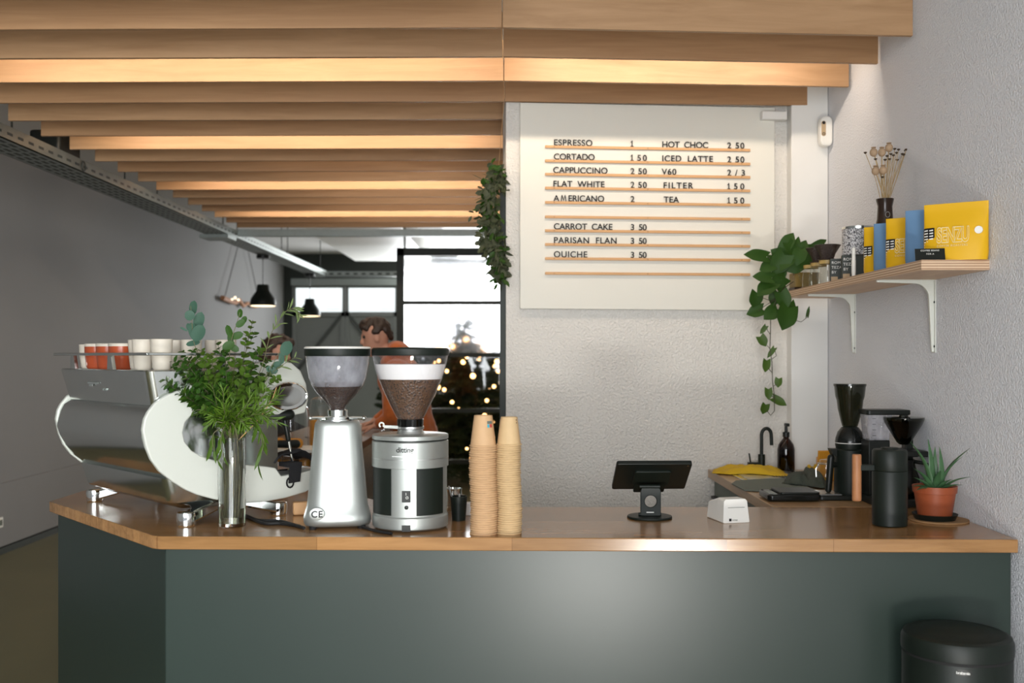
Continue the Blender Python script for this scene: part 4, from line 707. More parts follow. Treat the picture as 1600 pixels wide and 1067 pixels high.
# coffee pouches, each turned towards the room
def pouch(xc, yc, m, ang, W, H, D, lab, face=False, edge=True):
    t = thing('coffee_pouch', lab, 'coffee bag', (xc, yc, SZ+.001), ang, 'coffee pouches on the shelf'); b = MB(); secs = []
    for z, dd, ww in ((0, 1, .97), (.02, 1.0, 1), (.06, .95, 1), (.10, .75, 1), (.14, .42, 1), (.165, .16, 1), (.178, .07, 1), (1, .05, 1)):
        zz = z if z < 1 else H; hw, hdp = W/2*ww, D/2*dd; secs.append([(hw*math.cos(a_), hdp*math.copysign(abs(math.sin(a_))**.8, math.sin(a_)), min(zz, H)) for a_ in [2*PI*j/40 for j in range(40)]])
    b.rings(secs); obj('pouch', b, m, t, sharp=60)
    fz = lambda z: -(D/2*(1-.45*max(0, z-.06)/.08 if z < .14 else .42-.3*(z-.14)/.04)+.0015)
    if face:
        rx = PI/2; T = .027
        for q_, f_ in ((.0012, M['labelp']), ):
            text('logo', 'SENZU', .070, (-.054, fz(.075)-.001, .062), (rx-.05, 0, 0), f_, t, .0005, .92, bev=.0032).scale = (.50, 1, 1)
        text('logo_fill', 'SENZU', .070, (-.054, fz(.075)-.0022, .062), (rx-.05, 0, 0), m, t, .0003, .92, bev=.0004).scale = (.50, 1, 1)
        text('tagline', 'COFFEE ROASTERS', .0098, (-.053, fz(.06)-.0012, .046), (rx-.03, 0, 0), M['labelp'], t, .0004, 1.0, fit=.098)
        obj('sticker', MB().rings([[(.076+.0125*k*math.cos(a_), fz(.10)+d+.006, .098+.0125*k*math.sin(a_)) for a_ in [2*PI*j/28 for j in range(28)]] for k, d in ((1, .004), (1, -.004), (.01, -.004))], cap0=False), M['labelw'], t)
    if edge:
        def surf(x): return -(D/2*.78*max(0, 1-(2*x/W)**2)**.4)-.0016
        n_ = 8; xs = [-W/2-.0005+(.040)*j/n_ for j in range(n_+1)]; b = MB()
        A_ = [[b.b.verts.new((x, surf(x)-.0004, z)) for z in (.042, .114)] for x in xs]
        for q_, r_ in zip(A_, A_[1:]): b.b.faces.new((q_[0], r_[0], r_[1], q_[1]))
        e = obj('side_label', b, M['ink'], t); b = MB()
        for k in range(7):
            for c_ in (0, 1):
                x0_, x1_ = -W/2+.004+c_*.018, -W/2+.017+c_*.018; z_ = .046+.0096*k; b.face([(x0_, surf(x0_)-.0014, z_), (x1_, surf(x1_)-.0014, z_), (x1_, surf(x1_)-.0014, z_+.0048), (x0_, surf(x0_)-.0014, z_+.0034)])
        obj('label_print', b, M['labelw'], e)
    return t
PA = -.60
def pc(x, y): return x, y
pouch(1.505, 3.472, M['yellow'], PA, .205, .197, .075, 'yellow coffee pouch at the near end of the shelf, logo fully shown', True)
pouch(1.488, 3.616, M['blue'], PA, .19, .197, .075, 'blue coffee pouch directly behind the nearest yellow pouch', False, False)
pouch(1.488, 3.806, M['yellow'], PA, .19, .194, .075, 'yellow coffee pouch between the two blue pouches', True)
pouch(1.488, 3.936, M['blue'], PA, .19, .192, .075, 'blue coffee pouch farther along the shelf beside the brown vase', False, False)
pouch(1.488, 4.048, M['yellow'], PA, .19, .192, .075, 'yellow coffee pouch farthest along, next to the patterned tin', False)
t = thing('price_card', 'small black sign with white writing leaning on the nearest pouches', 'sign', P(1446, 406, 3.505)); t.location = (1.413, 3.462, SZ+.001); t.rotation_euler = (0, 0, -.22)
cd_ = obj('card', MB().box((0, 0, .021), (.095, .004, .042), (-.35, 0, 0)), M['black'], t)
for s_, sz, x, z in (('COFFEE BEANS', .0078, -.031, .031), ('FOR A', .0078, -.012, .020), ('1K A', .0078, -.012, .009)): text('lettering', s_, sz, (x, -.0030-.365*(z-.021)-.0012, z), (PI/2-.35, 0, 0), M['labelw'], t, .0002, 1.15)
# vase with poppy heads
vb = Vector((1.515, 4.16, SZ)); t = thing('bud_vase', 'brown glazed bud vase behind the coffee pouches', 'vase', vb); vp = [(.001, 0), (.045, 0), (.058, .03), (.060, .07), (.05, .12), (.034, .165), (.031, .20), (.036, .215), (.038, .222), (.033, .222), (.028, .20)]
K = (P(0, 311, vb.y).z-SZ)/.222; obj('vase_body', MB().lathe([(r_*.92, z*K) for r_, z in vp], n=40, cap1=False), M['brownv'], t); obj('emblem', MB().tube([(.0+.009*math.cos(a_), -.031, .175*K+.011*math.sin(a_)) for a_ in [2*PI*k/16 for k in range(17)]], .0012, 5), M['brushed'], t)
t = thing('dried_poppies', 'dried poppy heads and thin dark stalks in the brown vase', 'dried flowers', vb+Vector((0, 0, .19*K))); rnd = random.Random(8)
def stalk(px, py, dy, r_, kind):
    tip = P(px, py, vb.y+dy)-t.location; b0 = Vector((rnd.uniform(-.012, .012), rnd.uniform(-.01, .01), 0)); mid = (b0+tip)/2+Vector((rnd.uniform(-.006, .006), 0, .01)); o = obj('stalk', MB().tube([b0, mid, tip], r_, 6), M['straw'], t); d_ = (tip-mid).normalized()
    if kind == 'poppy':
        h = obj('poppy_head', MB().ball(tip, .0155, (1, 1, 1.15)), M['poppy'], o); obj('crown', MB().lathe([(.004, .016), (.011, .019), (.010, .021), (.001, .020)], tip, 12), M['poppy'], h)
    else: obj('seed_head', MB().lathe([(.001, -.004), (.006, 0), (.007, .003), (.001, .005)], tip, 10), M['seed'], o)
for x, y in ((1365, 238), (1378, 238), (1389, 231), (1368, 267), (1380, 266)): stalk(x, y, rnd.uniform(-.03, .03), .0022, 'poppy')
for x, y in ((1352, 239), (1386, 244), (1392, 241), (1396, 243), (1398, 233), (1401, 239), (1404, 234), (1412, 242), (1415, 236), (1416, 234), (1402, 250), (1383, 250), (1368, 249), (1390, 249), (1379, 277), (1410, 241)): stalk(x, y, rnd.uniform(-.04, .02), .0012, 'seed')
# patterned tin, cartons, drippers, servers, amber box
YT = 4.42; p = P(1337, 405, YT); p.z = SZ
for k, (y, lab) in enumerate(((4.36, 'dark green tea carton standing under the patterned tin'), (4.52, 'dark green tea carton next to the glass servers'))):
    t = thing('tea_carton', lab, 'carton', (1.455, y, SZ+.001), -.25, 'dark tea cartons'); obj('carton', MB().bx((-.05, -.03, 0), (.075, .03, .105)), M['darkbox'], t, bev=.001); obj('paper_tag', MB().bx((-.046, -.0312, .006), (-.018, -.029, .026)), M['kraft'], t)
    for j, s_ in enumerate(('ROMA', 'TEZA', 'BY')): text('lettering', s_, .0165, (-.044, -.0308, .082-.021*j), (PI/2, 0, 0), M['labelw'], t, .0003, 1.1)
t = thing('patterned_tin', 'white tin printed all over with black doodles, on the dark carton', 'tin', (1.478, 4.375, SZ+.107)); obj('tin_body', MB().lathe([(.001, 0), (.065, 0), (.065, .116), (.063, .119)], n=48, cap1=False), M['doodle'], t); obj('tin_lid', MB().lathe([(.066, .111), (.066, .121), (.062, .123), (.001, .123)], n=48, cap0=False), M['satin'], t)
t = thing('shelf_pen', 'white round stick standing in front of the patterned tin', 'stick', (1.392, 4.17, SZ)); t.location = (1.398, 4.19, SZ+.001); obj('stick', MB().lathe([(.001, 0), (.0065, 0), (.0085, .02), (.0085, .068), (.0075, .070), (.0075, .12), (.001, .122)], n=20), M['whitep'], t)
for k, (x, y, lab) in enumerate(((1.435, 4.66, 'nearest glass coffee server on the shelf, speckled dripper above'), (1.435, 4.79, 'middle glass coffee server on the shelf'), (1.435, 4.91, 'farthest glass coffee server, nearest the trailing plant'))):
    t = thing('glass_server', lab, 'coffee server', (x, y, SZ+.001), 0, 'glass coffee servers'); sv = obj('server_body', MB().lathe([(.001, .001), (.040, .001), (.045, .006), (.043, .06), (.034, .095), (.036, .108)], n=32, cap1=False), M['glass'], t); obj('handle', MB().tube([(-.036, -.01, .092), (-.062, -.02, .090), (-.070, -.022, .078), (-.05, -.014, .03), (-.043, -.01, .018)], .0035, 8), M['glass'], t); obj('amber_collar', MB().lathe([(.0365, .096), (.0375, .112), (.03, .112)], n=32, cap0=False, cap1=False), M['collar'], t)
    if k < 2:
        t = thing('coffee_dripper', ('speckled dark coffee dripper on the nearest glass server', 'speckled dark coffee dripper on the middle glass server')[k], 'coffee dripper', (x, y, SZ+.114), 0, 'speckled drippers'); obj('cone', MB().lathe([(.012, .004), (.04, .0), (.042, .004), (.028, .008), (.036, .03), (.060, .068), (.058, .069), (.03, .03), (.012, .01)], n=40, cap0=False, cap1=False), M['speckled'], t)
t = thing('amber_container', 'amber plastic box at the far end of the shelf behind the leaves', 'box', (1.42, 5.03, SZ+.001)); obj('box', MB().bx((-.045, -.05, .012), (.075, .05, .085)), M['ambp'], t, bev=.004); obj('base', MB().bx((-.047, -.052, 0), (.077, .052, .012)), M['brownv'], t)
# ---------------------------------------------------------------- trailing pothos
pb = Vector((1.40, 5.0, SZ)); t = thing('trailing_pothos', 'trailing heart leaf plant hanging from the far end of the shelf', 'hanging plant', (1.39, 4.98, SZ+.001)); T0 = Vector(t.location)
t.location.x += .0
rnd = random.Random(21)
def wl(px, py, Y): return P(px, py, Y)-T0
VY = 4.97
def heart(px, py, L, ang, W=.78, dy=0, tilt=.5, curl=.25, m='leafd'):
    k = VY/F; d = Vector((math.cos(ang), rnd.uniform(-.35, .1), math.sin(ang))); c = wl(px, py, VY+dy); b = MB(); nrm = Vector((rnd.uniform(-.4, .4), -1, rnd.uniform(0, tilt))); b.leaf(c-d*L*k*.5, d, nrm, L*k, L*k*W, 'heart', .18, curl, 8); o = obj('leaf', b, M[m], t, fix=False, sharp=180); return o
D = math.radians
for x, y, L, a, W, dy in ((1179, 398, 40, 172, .52, -.05), (1233, 374, 30, 62, .72, -.04), (1246, 379, 26, 75, .42, 0), (1196, 418, 24, 200, .85, -.05), (1190, 432, 32, 172, .62, -.06), (1216, 397, 32, 150, .8, -.03), (1216, 415, 38, 240, .8, -.05), (1232, 402, 34, 35, .8, -.05), (1254, 386, 30, 70, .7, -.02), (1262, 396, 30, 20, .7, -.03), (1283, 379, 24, 28, .5, -.04), (1262, 410, 32, 320, .75, -.05), (1194, 452, 36, 215, .75, -.06), (1214, 440, 30, 210, .8, -.03), (1180, 470, 26, 260, .9, -.05), (1178, 487, 28, 195, .75, -.03), (1203, 491, 30, 215, .8, -.05), (1228, 500, 40, 255, .85, -.07), (1226, 471, 30, 290, .8, -.05), (1238, 484, 24, 280, .6, -.03), (1263, 485, 18, 85, .28, -.06), (1222, 452, 22, 300, .7, -.02), (1240, 418, 28, 210, .8, -.05), (1206, 405, 24, 130, .7, 0), (1248, 403, 30, 250, .75, -.06), (1268, 388, 26, 10, .6, -.01), (1225, 388, 26, 120, .7, -.02), (1238, 392, 28, 300, .7, -.05), (1218, 430, 30, 265, .75, -.01), (1210, 468, 26, 250, .8, 0)): heart(x, y, L, D(a), W, dy)
for x, y, L, a, W in ((1192, 516, 16, 235, .5), (1193, 534, 19, 300, .8), (1204, 552, 20, 235, .4), (1197, 573, 20, 265, .7), (1216, 599, 15, 265, .8), (1201, 617, 18, 270, .7), (1220, 628, 25, 330, .55), (1194, 640, 17, 255, .85)): heart(x, y, L, D(a), W, .03, .3, .15, 'leaf')
def vine(pts, r_=.002): obj('vine', MB().tube([wl(x, y, VY+d_) for x, y, d_ in pts], r_, 6), M['darkstem'], t)
vine([(1240, 440, 0), (1225, 450, -.03), (1212, 470, -.04), (1204, 490, -.02), (1204, 510, .02), (1203, 545, .03), (1206, 565, .03), (1207, 595, .03), (1210, 620, .03), (1210, 642, .03), (1204, 649, .03), (1198, 641, .03)])
for q_ in ([(1203, 522, .03), (1199, 516, .03), (1198, 510, .03)], [(1203, 545, .03), (1199, 540, .03)], [(1206, 561, .03), (1213, 556, .03), (1211, 548, .03)], [(1207, 583, .03), (1201, 576, .03)], [(1209, 603, .03), (1214, 600, .03)], [(1210, 623, .03), (1204, 616, .03)], [(1228, 455, 0), (1205, 470, -.03), (1190, 465, -.05)], [(1225, 460, 0), (1195, 478, -.03), (1185, 486, -.03)], [(1230, 440, 0), (1210, 415, -.03), (1200, 400, -.04)], [(1240, 430, 0), (1238, 400, -.03), (1234, 385, -.04)], [(1250, 425, 0), (1256, 400, -.02), (1260, 390, -.02)], [(1240, 500, -.04), (1252, 503, -.05), (1262, 495, -.06), (1263, 488, -.06)]): vine(q_, .0016)
pot = obj('pot', MB().lathe([(.001, .001), (.034, .001), (.040, .06), (.037, .06), (.001, .055)], (.035, .06, 0), 32), M['brownv'], t)
# motion sensor
p = P(1288, 206, 5.13); t = thing('motion_sensor', 'white motion sensor high in the right back corner', 'sensor', (p.x, 5.12, p.z), .1); hw, hh = .035, .075
obj('housing', MB().prism([(x, -.03, z) for x, z in rrect(-.034, -.078, .030, .072, .028)], (0, .045, 0)), M['whitep'], t, bev=.010, seg=4); obj('lens_window', MB().prism([(x, -.032, z) for x, z in rrect(-.030, -.030, -.008, .045, .010)], (0, .004, 0)), M['kraft'], t); obj('lens_dot', MB().ball((-.019, -.032, .036), .008, (1, .4, 1)), M['ink'], t); obj('lens_ring', MB().tube([(-.019+.006*math.cos(a_), -.033, -.019+.006*math.sin(a_)) for a_ in [2*PI*k/12 for k in range(13)]], .0012, 5), M['ink'], t); obj('mount', MB().bx((.0, .012, -.04), (.055, .05, .075)), M['whitep'], t, bev=.003)
# ---------------------------------------------------------------- menu board
o_ = Vector((-.03, 5.14, 0)); ma = math.atan(WS); t = thing('menu_board', 'large white menu board with wooden letter rails', 'menu board', o_, ma); ca = math.cos(ma)
def wl2(px, py, off=.03): q_ = onwall(px, py, off); return ((q_.x-o_.x)/ca+off*math.sin(ma), q_.z)
c4 = [wl2(811, 160), wl2(1209, 168), wl2(1209, 485), wl2(811, 482)]
obj('panel', MB().prism([(x, -.028, z) for x, z in c4], (0, .024, 0)), M['board'], t, bev=.0015)
xa = wl2(850, 300)[0]; xb = wl2(1170, 300)[0]
L_ = [230, 252, 273, 294.5, 317, 339.5, 361, 382.5, 404.5, 427.5]
rz = []
for y in L_:
    z = wl2(850, y)[1]; z2 = wl2(1170, y+4.5-(y-230)*.016)[1]; z = (z+z2)/2; rz.append(z); rl_ = obj('letter_rail', MB().bx((xa, -.040, z-.0065), (xb, -.028, z+.0065)), M['rail'], t, bev=.0008); b = MB()
    for x in (xa+.045, xa+.52, xb-.045): b.ball((x, -.0402, z), .002, u=8, v=6)
    obj('pin', b, M['seed'], rl_)
rows = [('ESPRESSO', 863, 923, '1', 'HOT  CHOC', 1032, 1103, '2 50'), ('CORTADO', 863, 926, '1 50', 'ICED  LATTE', 1032, 1111, '2 50'), ('CAPPUCCINO', 862, 947, '2 50', 'V60', 1032, 1055, '2 / 3'), ('FLAT  WHITE', 862, 942, '2 50', 'FILTER', 1034, 1080, '1 50'), ('AMERICANO', 863, 941, '2', 'TEA', 1035, 1059, '1 50'), None, ('CARROT  CAKE', 863, 954, '3  50', None, 0, 0, None), ('PARISAN  FLAN', 863, 961, '3  50', None, 0, 0, None), ('QUICHE', 863, 916, '3  50', None, 0, 0, None), None]
def fit(s_, xa_, xb_, z):
    h = .031
    if s_[0] == '1':
        b = MB(); b.bx((xa_+.0065, -.0385, z+.0068), (xa_+.0110, -.036, z+.0068+h)).bx((xa_+.001, -.0385, z+.0068), (xa_+.0165, -.036, z+.0106)); y_ = z+.0068+h
        b.prism([(xa_+.0108, -.0385, y_), (xa_+.0005, -.0385, y_-.0075), (xa_+.0018, -.0385, y_-.0108), (xa_+.0108, -.0385, y_-.0045)], (0, .0025, 0)); obj('menu_lettering', b, M['ink'], t)
        s_ = s_[1:].strip(); xa_ += .034
        if not s_: return
    def put(q, x0, x1): text('menu_lettering', q, .0435, (x0, -.037, z+.0068), (PI/2, 0, 0), M['ink'], t, .0012, 1.0, bev=.0006, fit=x1-x0 if x1 else 0)
    if s_ == 'AMERICANO':
        put('A', xa_, 0); put('ERICANO', xa_+.073, xb_); x0 = xa_+.036; b = MB(); y0, y1 = z+.0068, z+.0068+.031
        for q in ([(0, 0), (.0045, 0), (.0085, 1), (.0045, 1)], [(.0045, 1), (.0085, 1), (.0165, .22), (.0145, 0)], [(.0145, 0), (.0165, .22), (.0245, 1), (.0205, 1)], [(.0245, 0), (.029, 0), (.0245, 1), (.0205, 1)]): b.prism([(x0+x, -.0385, y0+(y1-y0)*y) for x, y in q], (0, .0025, 0))
        obj('menu_lettering', b, M['ink'], t)
    else: put(s_, xa_, xb_)
for k, r_ in enumerate(rows):
    if not r_: continue
    z = rz[k]; f = lambda px: wl2(px, 300)[0]
    fit(r_[0], f(r_[1]), f(r_[2]), z); fit(r_[3], f(983), f(1008 if len(r_[3]) > 1 else 988), z)
    if r_[4]: fit(r_[4], f(r_[5]), f(r_[6]), z); fit(r_[7], f(1134), f(1160), z)
# ---------------------------------------------------------------- hanging dried foliage by the wall end
HB = Vector((-.10, 5.12, 2.50)); t = thing('hanging_foliage', 'dark bundle of dried foliage hanging at the end of the menu wall', 'hanging plant', HB); rnd = random.Random(4)
b = MB(); b2 = MB(); b3 = MB()
spine = [(783, 268), (772, 285), (765, 310), (766, 340), (770, 370), (776, 395), (780, 415), (783, 428)]
for k in range(560):
    q_ = rnd.random()*(len(spine)-1); i = min(int(q_), len(spine)-2); f_ = q_-i; x = spine[i][0]*(1-f_)+spine[i+1][0]*f_; y = spine[i][1]*(1-f_)+spine[i+1][1]*f_; wd = 15 if y < 390 else 9
    x = min(x+rnd.gauss(0, wd*.55), 788); y += rnd.gauss(0, 8); c = P(x, y, HB.y+rnd.uniform(-.09, .05))-HB; d = Vector((rnd.uniform(-.8, .6), rnd.uniform(-.6, .4), rnd.uniform(-1, .25)))
    (b, b, b2)[k % 3].leaf(c, d, (rnd.uniform(-1, 1), -1, rnd.uniform(-.5, .8)), rnd.uniform(.03, .06), rnd.uniform(.012, .030), ('oval', 'round', 'lance')[k % 3], n=4)
for k in range(150):
    q_ = rnd.random()*(len(spine)-2); i = int(q_); f_ = q_-i; c = P(spine[i][0]*(1-f_)+spine[i+1][0]*f_+rnd.gauss(0, 5), spine[i][1]*(1-f_)+spine[i+1][1]*f_, HB.y+rnd.uniform(-.1, .02))-HB; b3.leaf(c, (rnd.uniform(-1, .3), rnd.uniform(-.5, .2), rnd.uniform(-1, .3)), (0, -1, .3), rnd.uniform(.05, .09), .004, 'lance', n=3)
for x, y in ((750, 384), (744, 378), (748, 391), (756, 380), (760, 388), (752, 373)): b.leaf(P(x+6, y, HB.y-.05)-HB, (-1, -.2, rnd.uniform(-.8, .8)), (0, -1, .2), .032, .024, 'round', n=4)
obj('broad_leaves', b, M['dryleaf'], t, fix=False, sharp=180); obj('narrow_leaves', b2, M['leafd'], t, fix=False, sharp=180); obj('needles', b3, M['dryleaf'], t, fix=False, sharp=180)
obj('twig', MB().tube([P(x, y, HB.y-.01)-HB for x, y in spine], .004, 6)
    .tube([P(770, 380, HB.y)-HB, P(758, 384, HB.y-.04)-HB, P(748, 382, HB.y-.05)-HB], .0015), M['darkstem'], t)
obj('string', MB().tube([P(784, 45, 4.05)-HB, P(786.5, 100, 4.15)-HB, P(788, 150, 4.6)-HB, P(779, 262, HB.y)-HB], .0012, 5), M['rail'], t)
# ---------------------------------------------------------------- glass vase with the big green bouquet
vp = onz(357, 825, CT); vp.y += .045; t = thing('glass_vase', 'tall clear cylinder vase with water beside the espresso machine', 'vase', vp); r = .0455; H = .300
b = MB().lathe([(.001, .002), (r-.002, 0), (r, .003), (r, H), (r-.0028, H), (r-.0028, .012), (.001, .012)], n=48, cap0=True, cap1=True); obj('vase_glass', b, M['solid_glass'], t); obj('water', MB().lathe([(.001, .0125), (r-.0032, .0125), (r-.0032, .062), (.001, .062)], n=40), M['vase_water'], t)
t = thing('bouquet', 'large loose bouquet of mixed green leaves in the clear cylinder vase', 'bouquet', vp+Vector((0, 0, .02))); BO = Vector(t.location); YB = vp.y; rnd = random.Random(31)
def bp(px, py, dy=0): return P(px, py, YB+dy)-BO
def sprig(name, mleaf, mstem, pts, kind, n, L, W, start=.35, spread=.8, curl=.3, pair=True, sr=.0018, fold=.2, nl=5, droop=0):
    A = [p_ if isinstance(p_, Vector) else bp(*p_) for p_ in pts]; C = []
    for i in range(len(A)-1):
        p0, p1, p2, p3 = A[max(i-1, 0)], A[i], A[i+1], A[min(i+2, len(A)-1)]
        for k in range(8): q_ = k/8; C.append(.5*((2*p1)+(p2-p0)*q_+(2*p0-5*p1+4*p2-p3)*q_*q_+(3*p1-p0-3*p2+p3)*q_**3))
    C.append(A[-1]); o = obj(name, MB().tube(C, sr, 6, sr*.5), mstem, t); b = MB()
    for k in range(n):
        f_ = start+(1-start)*(k+.5)/n if n > 1 else 1; i = min(int(f_*(len(C)-1)), len(C)-2); c = C[i]; d = (C[i+1]-C[i]).normalized(); 
        for s_ in ((1, -1) if pair else ((1,) if k % 2 else (-1,))):
            a = k*1.9+rnd.uniform(-.5, .5); e1 = d.orthogonal().normalized(); e2 = d.cross(e1); out = e1*math.cos(a)*s_+e2*math.sin(a)*s_; dd = d*rnd.uniform(.3, .9)+out*spread*rnd.uniform(.7, 1.2)+Vector((0, 0, -droop)); sc_ = rnd.uniform(.75, 1.15)*(1-.35*max(0, f_-.75)/.25)
            b.leaf(c, dd, d*.6-out*.4+Vector((0, -.7, .3)), L*sc_, W*sc_, kind, fold, curl, nl)
    obj('leaves', b, mleaf, o, fix=False, sharp=180); return o
def mouth(a=None): x = rnd.uniform(-.028, .028); return Vector((x*.8, rnd.uniform(-.02, .02), .012)), Vector((x*.95+rnd.uniform(-.008, .008), rnd.uniform(-.02, .02), .285))
# three eucalyptus stems with round blue green leaves
lo, hi = mouth(); e = sprig('eucalyptus_stem', M['euc'], M['stem'], [lo, hi, (330, 610), (315, 565), (303, 535), (300, 505), (298, 478)], 'round', 0, .05, .04)
def rl_(o, lst, m):
    b = MB()
    for x, y, L, a, W, dy in lst:
        k = YB/F; d = Vector((math.cos(D(a)), rnd.uniform(-.3, .1), math.sin(D(a)))); b.leaf(bp(x, y, dy)-d*L*k*.5, d, (rnd.uniform(-.35, .35), -1, .15), L*k, L*k*W, 'round', .1, .12, 8)
    obj('leaves', b, m, o, fix=False, sharp=180)
rl_(e, [(302, 480, 24, 80, .62, .01), (296, 493, 17, 200, .95, -.01), (311, 500, 30, 70, .55, .01), (302, 518, 32, 110, .5, 0), (310, 520, 30, 60, .72, -.015), (287, 514, 14, 150, .25, 0), (302, 536, 26, 10, .35, .02), (296, 512, 18, 120, .5, .02)], M['euc'])
lo, hi = mouth(); e = sprig('eucalyptus_stem', M['euc'], M['stem'], [lo, hi, (355, 600), (358, 560), (362, 530), (370, 505), (375, 488)], 'round', 0, .05, .04)
rl_(e, [(375, 489, 15, 85, .62, 0), (381, 500, 15, 60, .6, .01), (376, 505, 18, 40, .6, -.01), (358, 518, 24, 110, .45, 0), (371, 524, 20, 20, .6, .01), (356, 540, 22, 210, .6, -.01), (366, 544, 18, 330, .6, 0), (360, 530, 20, 100, .45, .02)], M['leafd'])
lo, hi = mouth(); e = sprig('eucalyptus_stem', M['euc'], M['stem'], [lo, hi, (395, 620), (420, 580), (435, 553), (445, 540)], 'round', 0, .05, .04)
rl_(e, [(447, 545, 26, 250, .75, -.01), (440, 560, 20, 270, .5, 0), (432, 570, 18, 200, .6, .01), (425, 578, 20, 340, .55, 0)], M['euc'])
# two light olive branches arching right
for pts, n in (([(385, 630), (410, 570), (422, 525), (440, 495), (452, 483), (462, 484), (470, 494)], 13), ([(390, 640), (412, 600), (430, 578), (448, 566), (462, 558)], 8)):
    lo, hi = mouth(); sprig('olive_branch', M['olive'], M['stem'], [lo, hi]+pts, 'lance', n, .048, .0085, .42, .55, .25, True, .0015)
# dense leafy sprigs
for x, y in ((258, 580), (270, 562), (283, 548), (262, 600), (285, 590), (300, 575), (298, 612), (318, 560), (330, 585), (345, 565), (312, 600), (275, 612), (395, 500), (385, 520), (398, 518), (402, 545), (420, 560), (410, 590), (368, 560), (345, 600), (385, 575), (300, 545), (330, 552), (290, 568), (320, 620), (352, 548), (262, 588), (270, 600), (280, 575), (290, 605), (305, 590), (268, 570), (300, 630), (318, 640), (430, 575), (400, 570), (300, 558), (255, 592), (278, 628), (260, 605), (265, 595), (272, 585), (285, 560), (290, 620), (295, 595), (308, 615), (282, 580), (256, 610), (300, 565), (315, 545), (340, 535), (410, 545), (436, 590)):
    lo, hi = mouth(); dy = rnd.uniform(-.11, .045); mx = (357+x)/2+rnd.uniform(-8, 8); my = (660+y)/2; sprig('leafy_sprig', M['leafd'] if rnd.random() < .5 else M['leaf'], M['darkstem'], [lo, hi, (mx, my, dy*.6), (x, y, dy)], 'oval', 11, .037, .026, .45, .8, .3, True, .0014, nl=4)
# fresh fine needled fronds in the middle
for k in range(22):
    x = rnd.uniform(318, 442); y = rnd.uniform(588, 668); dy = rnd.uniform(-.14, -.02); lo, hi = mouth(); sprig('needle_frond', M['bright'] if k % 3 else M['leaf'], M['stem'], [lo, hi, ((357+x)/2, 655-abs(x-375)*.12, dy*.5), (x, y, dy)], 'lance', 22, .058, .0052, .30, .55, .15, True, .0012, nl=3)
# drooping broad blades around the rim
for pts, L in (([(340, 672), (332, 690), (341, 722)], .07), ([(395, 660), (412, 690), (400, 728)], .09), ([(330, 650), (318, 640), (300, 642)], .05), ([(350, 668), (345, 690), (350, 716)], .06), ([(372, 660), (395, 655), (425, 640)], .05), ([(385, 655), (402, 660), (410, 695)], .08), ([(345, 660), (330, 660), (322, 668)], .05), ([(370, 650), (390, 630), (430, 610)], .05)):
    lo, hi = mouth(); sprig('drooping_leaf', M['leaf'], M['stem'], [lo, hi+Vector((0, -.02, .02))]+[(x, y, -.06) for x, y in pts], 'lance', 5, L, .014, .55, .35, .25, False, .0018, droop=.5)
o = obj('bare_twig', MB().tube([Vector((.0, 0, .012)), bp(370, 690, 0), bp(400, 660, -.05), bp(425, 625, -.06), bp(432, 605, -.06)], .0022, 6, .001).tube([bp(400, 660, -.05), bp(388, 652, -.05)], .001).tube([bp(410, 647, -.05), bp(426, 640, -.06)], .001), M['rail'], t)
# ---------------------------------------------------------------- people
def voxel(o, s=.007, it=4, f=.5):
    m = o.modifiers.new('r', 'REMESH'); m.mode = 'VOXEL'; m.voxel_size = s; m.use_smooth_shade = True
    q = o.modifiers.new('s', 'SMOOTH'); q.iterations = it; q.factor = f; return o
def head(b, c, yaw, pitch=0, k=1.0):      # face looks along local -x before the turn
    R = Matrix.Translation(c) @ Matrix.Rotation(yaw, 4, 'Z') @ Matrix.Rotation(pitch, 4, 'Y') @ Matrix.Scale(k, 4)
    sl = [(-.118, .070, -.005, .022), (-.105, .085, .02, .038), (-.085, .090, .045, .052), (-.06, .088, .06, .060), (-.03, .086, .075, .068), (.0, .083, .088, .073), (.03, .088, .097, .076), (.06, .086, .097, .075), (.085, .074, .088, .066), (.105, .052, .065, .048), (.118, .02, .03, .02)]
    rs = []
    for z, fr, bk, wd in sl:
        r = []
        for j in range(24):
            a = 2*PI*j/24; cx = math.cos(a); r.append(R @ Vector((-(fr if cx > 0 else bk)*cx if cx > 0 else bk*-cx, wd*math.sin(a), z)))
        rs.append(r)
    b.rings(rs)
    for p, rad, sc in (((-.093, 0, -.018), .017, (1.15, .8, 1.1)), ((-.090, 0, .012), .012, (.9, .7, 2.0)), ((-.088, 0, -.055), .013, (.7, 1.7, .8)), ((-.084, 0, -.098), .02, (.7, 1.1, .8)), ((.005, .074, -.005), .024, (.75, .35, 1.25)), ((.005, -.074, -.005), .024, (.75, .35, 1.25)), ((-.078, 0, .036), .018, (.6, 2.4, .5))):
        m = R @ Matrix.Translation(p) @ Matrix.Diagonal((*sc, 1)); bmesh.ops.create_uvsphere(b.b, u_segments=14, v_segments=10, radius=rad, matrix=m)
    return R
def hand(b, wrist, d, up, k=1.0):
    wrist = Vector(wrist); d = Vector(d).normalized(); up = Vector(up); up = (up-d*up.dot(d)).normalized(); s = d.cross(up)
    for j in (-1, 0, 1): b.capsule(wrist+s*.018*j, wrist+d*.085*k+s*.026*j, .014, .013)
    for j, L in zip((-1.5, -.5, .5, 1.5), (.062, .074, .070, .052)):
        a = wrist+d*.088*k+s*.0185*j; m1 = a+(d*.8-up*.35)*L*.55; m2 = m1+(d*.45-up*.85)*L*.5; b.capsule(a, m1, .0095, .0085); b.capsule(m1, m2, .0085, .007)
    t0 = wrist+d*.025-s*.028; t1 = t0+(d*.6-s*.75-up*.2)*.045; b.capsule(t0, t1, .013, .010); b.capsule(t1, t1+(d*.9-s*.1-up*.35)*.032, .010, .008)
